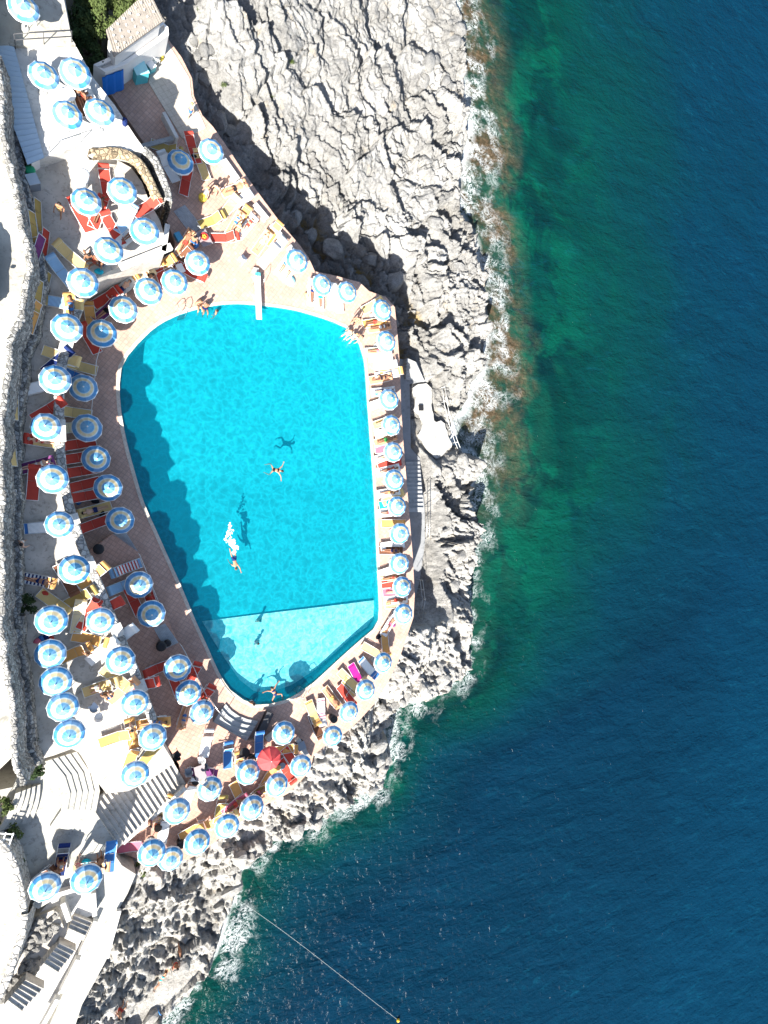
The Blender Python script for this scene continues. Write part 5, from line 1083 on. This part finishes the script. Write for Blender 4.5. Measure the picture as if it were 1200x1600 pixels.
for i, (x, y, z, R, h, n, lb, lf) in enumerate([(38, 946, TER, .7, 1.0, 700, 'dark round shrub growing at the foot of the retaining wall', 0), (50, 1164, TER - .5, .55, .7, 500, 'grassy dark shrub in the corner below the last ledge', 0), (55, 1206, TER - .5, .5, .6, 450, 'green shrub beside the curved plaza steps', 0), (10, 1300, TER - .5, .9, .8, 800, 'green shrub by the white trellis at the road end', 1),
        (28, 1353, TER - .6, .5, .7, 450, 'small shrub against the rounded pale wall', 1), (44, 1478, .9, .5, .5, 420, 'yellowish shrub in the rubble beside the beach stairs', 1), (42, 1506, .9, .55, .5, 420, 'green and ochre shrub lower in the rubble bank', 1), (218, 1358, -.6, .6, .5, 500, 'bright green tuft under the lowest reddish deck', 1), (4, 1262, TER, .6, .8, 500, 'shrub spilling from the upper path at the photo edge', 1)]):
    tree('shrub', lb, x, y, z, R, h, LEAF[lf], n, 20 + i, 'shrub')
def tuft(x, y, s):
    w0 = W(x, y, -2.5); z = ground(w0.x, w0.y); p = W(x, y, z); q = MB(); rg = random.Random(int(x * y))
    for k in range(60):
        a = rg.uniform(0, 6.28); r0 = rg.uniform(0, s * .6); b = Vector((r0 * math.cos(a), r0 * math.sin(a), 0)); t_ = b + Vector((rg.gauss(0, .12), rg.gauss(0, .12), rg.uniform(.1, .3)))
        sd2 = Vector((rg.gauss(0, 1), rg.gauss(0, 1), 0)).normalized() * .03; q.add([b - sd2, b + sd2, t_], [(0, 1, 2)])
    o = q.obj('grass_tuft', LEAF[1]); o.location = (p.x, p.y, z - .03); return o
for i, (x, y, wh) in enumerate([(348, 133, 'at the shaded boulders'), (312, 16, 'near the top of the cliff'), (447, 275, 'in a crevice above the gully'), (455, 97, 'on the pale upper rocks'), (425, 152, 'beside a long crack')]):
    tag(tuft(x, y, .35), f'dry green grass tuft {wh}', 'grass tuft', 'grass tufts in the rocks')

# ================================================================ FURNITURE AND SMALL THINGS
def bin_(x, y, z, label, m, lidm, r=.28, h=.8):
    z = gz(x, y, z)
    p = W(x, y, z + h); t = thing('waste_bin', label, 'bin', (p.x, p.y, z))
    obj('body', MB().lathe([(r * .8, 0), (r, h), (r * .9, h), (r * .75, .1)], 16).mesh('body', m, True), t); obj('lid', MB().lathe([(r * 1.04, h - .03), (r * 1.04, h + .03), (r * .6, h + .09), (.03, h + .10)], 16).mesh('lid', lidm, True), t); return t
def crate(x, y, z, label, m, lidm, d=(.7, .6, .8), a=20, name='storage_box', cat='box'):
    z = gz(x, y, z)
    p = W(x, y, z + d[2]); t = thing(name, label, cat, (p.x, p.y, z), hd(x, y, a, z))
    obj('body', MB().box((0, 0, d[2] / 2), d).mesh('body', m), t); obj('lid', MB().box((0, 0, d[2] + .025), (d[0] * 1.05, d[1] * 1.05, .045)).mesh('lid', lidm), t); obj('handle', MB().box((0, -d[1] * .54, d[2] * .8), (.2, .03, .04)).mesh('handle', DARK), t); return t
bin_(47, 266, TER, 'round green waste bin beside the shed', GREEN, GREEN)
crate(51, 280, TER, 'grey bin with a pale lid next to the green one', GREYP, mat('pale_grey_plastic', (.5, .55, .58), .5, .1), (.6, .6, .9), 10, 'waste_bin', 'bin')
crate(218, 104, 0, 'turquoise container box against the white annex', TEAL, mat('pale_turquoise_plastic', (.35, .66, .7), .5, .1), (1.0, .9, 1.1), 10)
crate(236, 101, 0, 'small white and turquoise chest by the annex door', TEAL, WHITE, (.5, .5, .6), 30)
crate(279, 369, 0, 'small blue cool box near the foot of the boardwalk', mat('blue_plastic', (.06, .25, .4), .5, .1), mat('blue_lid', (.08, .32, .5), .5, .1), (.55, .4, .4), 20)
bin_(154, 858, 0, 'black bin with a white rim against the parapet on the shaded deck', mat('white_plastic', (.6, .6, .6), .5, .1), BLACK, .34, .75)
bin_(252, 1010, 0, 'black round pot standing on the boardwalk end', BLACK, BLACK, .34, .55); bin_(262, 1005, 0, 'smaller black pot beside the larger one on the boardwalk', BLACK, BLACK, .24, .45)
bin_(522, 1124, 0, 'dark waste bin among loungers on the seaward curve', DARK, BLACK, .3, .7); bin_(306, 1221, 0, 'black sack bin beside the stairs wall', BLACK, BLACK, .28, .6); bin_(283, 1320, 0, 'black round bin above the lowest parasols', BLACK, BLACK, .28, .6); bin_(247, 1294, 0, 'brown terracotta pot on the reddish deck', mat('terracotta', (.35, .14, .08), .8, .1), mat('soil', (.1, .07, .05), .95, .2), .26, .45)
bin_(131, 271, TER, 'grey cylindrical shower column on the sun terrace', mat('pale_grey_plastic', (.5, .55, .58)), WHITE, .3, 1.6)
# bucket, ring
bin_(317, 308, 0, 'yellow bucket near people on the cream deck', mat('yellow_plastic', (.65, .48, .06), .5, .1), mat('yellow_plastic', (.65, .48, .06)), .3, .35)
p = W(248, 85, .3); o = MB().tube([(.28 * math.cos(t), .28 * math.sin(t), .14) for t in np.linspace(0, 2 * math.pi, 21)], .09, 8, False).obj('swim_ring', mat('yellow_plastic', (.65, .48, .06)), None, True); o.location = (p.x, p.y, 0); tag(o, 'yellow swim ring leaning by the annex door', 'swim ring')
p = W(453, 438, .05); o = MB().lathe([(.42, 0), (.45, .05), (.45, .09), (.1, .10), (0, .1)], 20).obj('float_disc', mat('pale_turquoise_plastic', (.35, .66, .7)), None, True); o.location = (p.x, p.y, 0.003); tag(o, 'turquoise inflatable disc lying on the deck near the gully corner', 'float')
def table(x, y, z, label, m, r=.4, h=.7, square=False, a=20):
    z = gz(x, y, z)
    p = W(x, y, z + h); t = thing('table', label, 'table', (p.x, p.y, z), hd(x, y, a, z))
    obj('table_top', (MB().box((0, 0, h), (r * 2, r * 1.5, .04)) if square else MB().lathe([(0, h - .02), (r, h - .02), (r, h + .02), (0, h + .02)], 18)).mesh('table_top', m), t)
    for sx_ in (-1, 1):
        for sy_ in (-1, 1): obj('leg', MB().tube([(sx_ * r * .6, sy_ * r * .55, h - .02), (sx_ * r * .72, sy_ * r * .65, 0)], .018, 5).mesh('leg', m), t)
    return t
def chair(x, y, z, label, m, a=0):
    z = gz(x, y, z)
    p = W(x, y, z + .45); t = thing('chair', label, 'chair', (p.x, p.y, z), hd(x, y, a, z))
    obj('seat', MB().box((0, 0, .43), (.46, .46, .035)).mesh('seat', m), t)
    bk = MB(); pts = [(.24 * math.cos(t_), .22 * math.sin(t_) - .02) for t_ in np.linspace(-.3, math.pi + .3, 9)]
    for (a0, b0), (a1, b1) in zip(pts, pts[1:]): bk.add([(a0, -b0, .44), (a1, -b1, .44), (a1 * 1.12, -b1 * 1.15, .84), (a0 * 1.12, -b0 * 1.15, .84)], [(0, 1, 2, 3)])
    obj('backrest', bk.mesh('backrest', m), t)
    for sx_ in (-1, 1):
        for sy_ in (-1, 1): obj('leg', MB().tube([(sx_ * .19, sy_ * .19, .42), (sx_ * .23, sy_ * .23, 0)], .018, 5).mesh('leg', m), t)
    return t
for x, y, z, lb in [(43, 22, TER + 1.35, 'round white table in the courtyard below the parasol'), (106, 147, UT, 'round white table among the upper terrace parasols')]: table(x, y, z, lb, WHITE, .42)
table(382, 1177, 0, 'round black table beside the red parasol', BLACK, .40); table(319, 372, 0, 'low table with fruit bowl at the foot of the boardwalk', mat('taupe_laminate', (.28, .24, .24), .6, .1), .55, .6, True)
table(313, 1207, 0, 'rectangular table hung with dark clothes near the stairs', mat('taupe_laminate', (.28, .24, .24)), .5, .7, True); table(282, 419, 0, 'small white tray table at the pool head', WHITE, .32, .4, True); table(441, 1197, 0, 'small grey table between red loungers', GREYP, .26, .4)
for x, y, a, c_ in [(370, 373.5, 0, 0)]: pass
p = W(319, 370, .66); bo = thing('fruit_bowl', 'shallow red bowl with orange fruit on the low table', 'bowl', (p.x, p.y, .625)); obj('bowl', MB().lathe([(.12, 0), (.3, .1), (.28, .1), (.1, .03)], 14).mesh('bowl', mat('red_plastic', (.5, .05, .04), .4, .1), True), bo)
for k in range(5): o = obj('fruit', MB().lathe([(.0, -.08), (.06, -.05), (.08, 0), (.06, .05), (0, .08)], 8).mesh('fruit', mat('orange_peel', (.6, .28, .03), .5, .1), True), bo); o.location = (.1 * math.cos(k * 1.26), .1 * math.sin(k * 1.26), .12)
for x, y, z, a, m, lb in [(315, 1187, 0, 200, WHITE, 'white plastic chair beside the clothes table'), (318, 1197, 0, 140, GREYP, 'grey plastic chair close to the white one'), (294, 1206, 0, 90, GREYP, 'pale grey chair alone by the stair wall'), (393, 1183, 0, 250, BLACK, 'black chair next to the round black table'), (374, 1196, 0, 60, WHITE, 'white chair facing the red parasol'),
        (243, 92, 0, 30, WHITE, 'white plastic chair by the annex door'), (154, 1180 - 60, TER, 100, WHITE, 'white chair in the sun on the lower terrace'), (150, 935, TER, 60, WHITE, 'white chair near the parapet of the sun terrace'), (146, 1105, TER, 40, STEEL, 'folding steel chair on the bright lower terrace'), (276, 1180, TER - .2, 40, BLACK, 'black chair at the head of the stairs'),
        (274, 1240, 0, 30, GREYP, 'grey chair against the stair wall lower down'), (380, 404, 0, 40, WHITE, 'white chair by the seaward rim of the deck')]: chair(x, y, z, lb, m, a)
def bag(x, y, z, label, m, s=.4, seed=0):
    z = gz(x, y, z)
    p = W(x, y, z + .15); t = thing('bag', label, 'bag', (p.x, p.y, z), seed * 1.3); q = random.Random(seed)
    prof = [(.02, .0), (s * .5, .01), (s * .56, s * .22), (s * .44, s * .55), (s * .28, s * .62), (.02, s * .60)]; b = MB().lathe(prof, 12); b.v = [(x_ * (1 + .12 * q.uniform(-1, 1)), y_ * .62 * (1 + .12 * q.uniform(-1, 1)), z_) for x_, y_, z_ in b.v]
    obj('body', b.mesh('body', m, True), t); obj('strap', MB().tube([(-s * .3, 0, s * .55), (-s * .2, 0, s * .85), (s * .2, 0, s * .85), (s * .3, 0, s * .55)], .014, 5).mesh('strap', m), t); return t
for i, (x, y, z, c_, lb) in enumerate([(155, 424, TER, 'turquoise', 'turquoise beach bag in the shade of the terrace group'), (123, 783, 0, 'blue', 'blue bag beside red loungers under the parapet'), (70, 926, TER, 'red', 'red and navy bag near the yellow lounger by the wall'), (306, 383, 0, 'blue', 'bright blue bag beside the pool head parasol'),
        (222, 1070, TER, 'red', 'red bag by the parapet on the lower terrace'), (171, 1089, TER, 'blue', 'small blue bag beside a seated person'), (195, 198 - 8, UT, 'navy', 'dark blue bag on the white corner of the upper terrace'), (135, 1347, PZ, 'turquoise', 'large turquoise bag at the lower plaza'), (366, 1257, 0, 'magenta', 'bright pink bag on the reddish deck'),
        (605, 787, 0, 'turquoise', 'turquoise bag beside the seaside row'), (588, 615, 0, 'turquoise', 'green-blue bag by the pool side of the first seaside parasol'), (615, 975, 0, 'purple', 'purple bag at the end of the seaside row'), (149, 783, 0, 'black', 'black rucksack between red and yellow loungers'), (160, 803, 0, 'black', 'black bag at the foot of the yellow lounger'),
        (525, 1098, 0, 'navy', 'dark bag beside the peach lounger on the seaward curve'), (592, 995, 0, 'black', 'black bag by the orange lounger near the shelf'), (480, 462, 0, 'yellow', 'yellow bag at the gully corner'), (303, 245, 0, 'black', 'black bag by the far deck lounger'), (196, 452, 0, 'navy', 'navy bag behind the pool head parasol'), (240, 1139, TER, 'orange', 'orange bag near the last terrace parasol'),
        (78, 1000, TER, 'red', 'red sack in the toy heap'), (66, 999, TER, 'blue', 'blue sack in the toy heap'), (60, 1001, TER, 'pink', 'pink sack in the toy heap'), (72, 996, TER, 'navy', 'navy sack in the toy heap')]): bag(x, y, z, lb, fabric(c_), .5, i)
# dark bench built into the deck below the pool, with plants
crate(413, 1134, 0, 'long dark open bench box below the pool rim', BLACK, DARK, (2.0, .55, .45), -20, 'bench', 'bench')
crate(471, 1166, 0, 'dark machine box in the angle of the grey slabs', DARK, GREYP, (.6, .6, .5), 30)
crate(658, 637, -5.6, 'dark square hatch with a rusty frame in the rock platform', BLACK, BLACK, (.55, .45, .12), 0, 'hatch', 'hatch')
crate(357, 1331, -1.9, 'dark square hatch cut into the lowest rocks', BLACK, BLACK, (.5, .5, .15), 30, 'hatch', 'hatch')
# grey slabs behind the red parasol
def wallb(x0_, y0_, x1_, y1_, z, h, w, label, m=CONC_G):
    z = gz((x0_ + x1_) / 2, (y0_ + y1_) / 2, z)
    a, b = W(x0_, y0_, z + h), W(x1_, y1_, z + h); c = (a + b) / 2; t = (b - a); o = MB().box((0, 0, h / 2), (t.length, w, h)).obj('low_wall', m); o.location = (c.x, c.y, z + .002); o.rotation_euler = (0, 0, math.atan2(t.y, t.x)); return tag(o, label, 'wall')
wallb(418, 1158, 432, 1146, 0, .5, .35, 'short grey concrete slab left of the parasol nearest the pool'); wallb(466, 1156, 480, 1180, 0, .5, .35, 'short grey concrete slab right of the parasol nearest the pool')
wallb(192, 1318, 290, 1232, 0, .7, .3, 'pale coping wall between the stairs and the reddish deck', CONC_W); wallb(256, 175, 277, 215, 0, .8, .25, 'pale wall dividing the shaded top deck from the cream paving', CONC_W); wallb(222, 228, 275, 214, 0, .4, .3, 'grey kerb at the lower edge of the shaded top deck', CONC_G)
for i, (x0_, y0_, x1_, y1_) in enumerate([(354, 246, 378, 280), (382, 286, 398, 308), (404, 318, 424, 342), (430, 350, 452, 376), (458, 384, 470, 398)]): wallb(x0_ - 6, y0_, x1_ - 6, y1_, 0, .45, .4, f'{ORD[i]} white bench block along the seaward rim of the far deck', CONC_W)['group'] = 'white bench blocks on the rim'
wallb(188, 416, 268, 384, TER, .35, .4, 'white low wall at the lower end of the terrace block', CONC_W); wallb(262, 350, 256, 392, TER, .35, .3, 'white wall on the deck side of the terrace block', CONC_W)
for k_, (a_, b_, c_, d_, z_, h_, lb_) in enumerate([(146, 1396, 148, 1432, 1.9, .7, 'white wall between the plaza steps and the cream path'), (150, 1440, 126, 1492, 1.9, .5, 'pale kerb wall between upper beach stairs and the cream path'), (122, 1500, 96, 1552, 1.9, .5, 'pale kerb wall between middle beach stairs and the cream path'), (90, 1562, 62, 1612, 1.9, .5, 'pale kerb wall between the lowest beach stairs and the cream path'),
        (186, 1424, 166, 1498, 1.9, .35, 'low pale kerb on the seaward side of the cream path'), (92, 1398, 146, 1382, TER - .6, .5, 'low white wall under the two plaza parasols'), (98, 1412, 108, 1440, 1.96, .8, 'short white garden wall beside the upper beach stairs')]): wallb(a_, b_, c_, d_, z_, h_, .28, lb_, CONC_W)
# trellis
p = W(6, 1305, TER); r = thing('trellis', 'white wooden trellis frame beside the green shrub at the road end', 'trellis', (p.x, p.y, TER + .2), hd(6, 1305, 70))
for k in range(4): o = obj('slat', MB().box((0, -.45 + .3 * k, .6), (.9, .06, .04)).mesh('slat', WHITE), r)
for k in range(3): o = obj('upright', MB().box((-.4 + .4 * k, 0, .645), (.06, 1.1, .04)).mesh('upright', WHITE), r)
# rubble bank beside the beach stairs: loose stones
q = random.Random(8); rb = struct(slab('rubble_bank', [(40, 1440), (88, 1420), (100, 1450), (84, 1478), (60, 1510), (20, 1556), (0, 1580), (0, 1560), (30, 1500)], 2.25, CONC))
for k in range(90):
    t = q.random(); x = 80 - 66 * t + q.uniform(-18, 14); y = 1435 + 130 * t + q.uniform(-14, 14); p = W(x, y, 2.4); s = q.uniform(.1, .35); o = obj('stone', q.choice(BM_), rb); o.location = (p.x, p.y, 2.32); o.scale = (s, s * .8, s * .7); o.rotation_euler = (q.uniform(0, 1), q.uniform(0, 1), q.uniform(0, 6))
# parked dark car on the upper road, mostly outside the frame
p = W(-40, 415, RO + .6); r = thing('car', 'dark parked car on the upper road at the edge of the photo', 'car', (p.x, p.y, RO), .1); CARP = mat('dark_car_paint', (.02, .022, .028), .25, .05, 1, 0, 10, .6); GL = mat('car_glass', (.03, .05, .07), .05, .02, 1, 0, 10, .7)
def loft(secs, n=20):
    vs = []; fs = []
    for y, w, z0, z1, pw_ in secs:
        for k in range(n):
            t = 2 * math.pi * k / n; c, s_ = math.cos(t), math.sin(t); vs.append((w * abs(c) ** pw_ * (1 if c >= 0 else -1), y, (z0 + z1) / 2 + (z1 - z0) / 2 * abs(s_) ** pw_ * (1 if s_ >= 0 else -1)))
    for i in range(len(secs) - 1):
        for k in range(n): fs.append((i * n + k, i * n + (k + 1) % n, (i + 1) * n + (k + 1) % n, (i + 1) * n + k))
    fs += [tuple(range(n)), tuple((len(secs) - 1) * n + k for k in range(n))[::-1]]; return MB().add(vs, fs)
obj('body', loft([(-2.05, .62, .35, .75, .4), (-1.85, .82, .25, .88, .4), (-1.0, .88, .2, .92, .35), (0, .89, .2, .92, .35), (1.0, .88, .2, .95, .35), (1.8, .84, .25, .92, .4), (2.05, .66, .38, .8, .4)]).mesh('body', CARP, True), r)
obj('cabin_glass', loft([(-1.15, .70, .85, .95, .5), (-.55, .72, .85, 1.36, .5), (.7, .72, .85, 1.42, .5), (1.5, .70, .85, 1.0, .5)]).mesh('cabin_glass', GL, True), r)
obj('roof', loft([(-.6, .52, 1.30, 1.38, .5), (-.3, .62, 1.32, 1.45, .5), (.6, .62, 1.34, 1.47, .5), (.95, .52, 1.28, 1.40, .5)]).mesh('roof', CARP, True), r)
wm_ = MB().tube([(-.1, 0, 0), (.1, 0, 0)], .31, 18).mesh('wheel', BLACK, True); rim_ = MB().tube([(-.105, 0, 0), (.105, 0, 0)], .19, 14).mesh('rim', STEEL)
for sx_ in (-1, 1):
    for yy in (-1.25, 1.3): o = obj('wheel', wm_, r); o.location = (sx_ * .78, yy, .31); obj('rim', rim_, o)
    obj('headlight', MB().box((sx_ * .58, -1.98, .66), (.28, .12, .12)).mesh('headlight', WHITE), r); obj('door_mirror', MB().box((sx_ * .98, -.62, .95), (.18, .1, .12)).mesh('door_mirror', CARP), r)
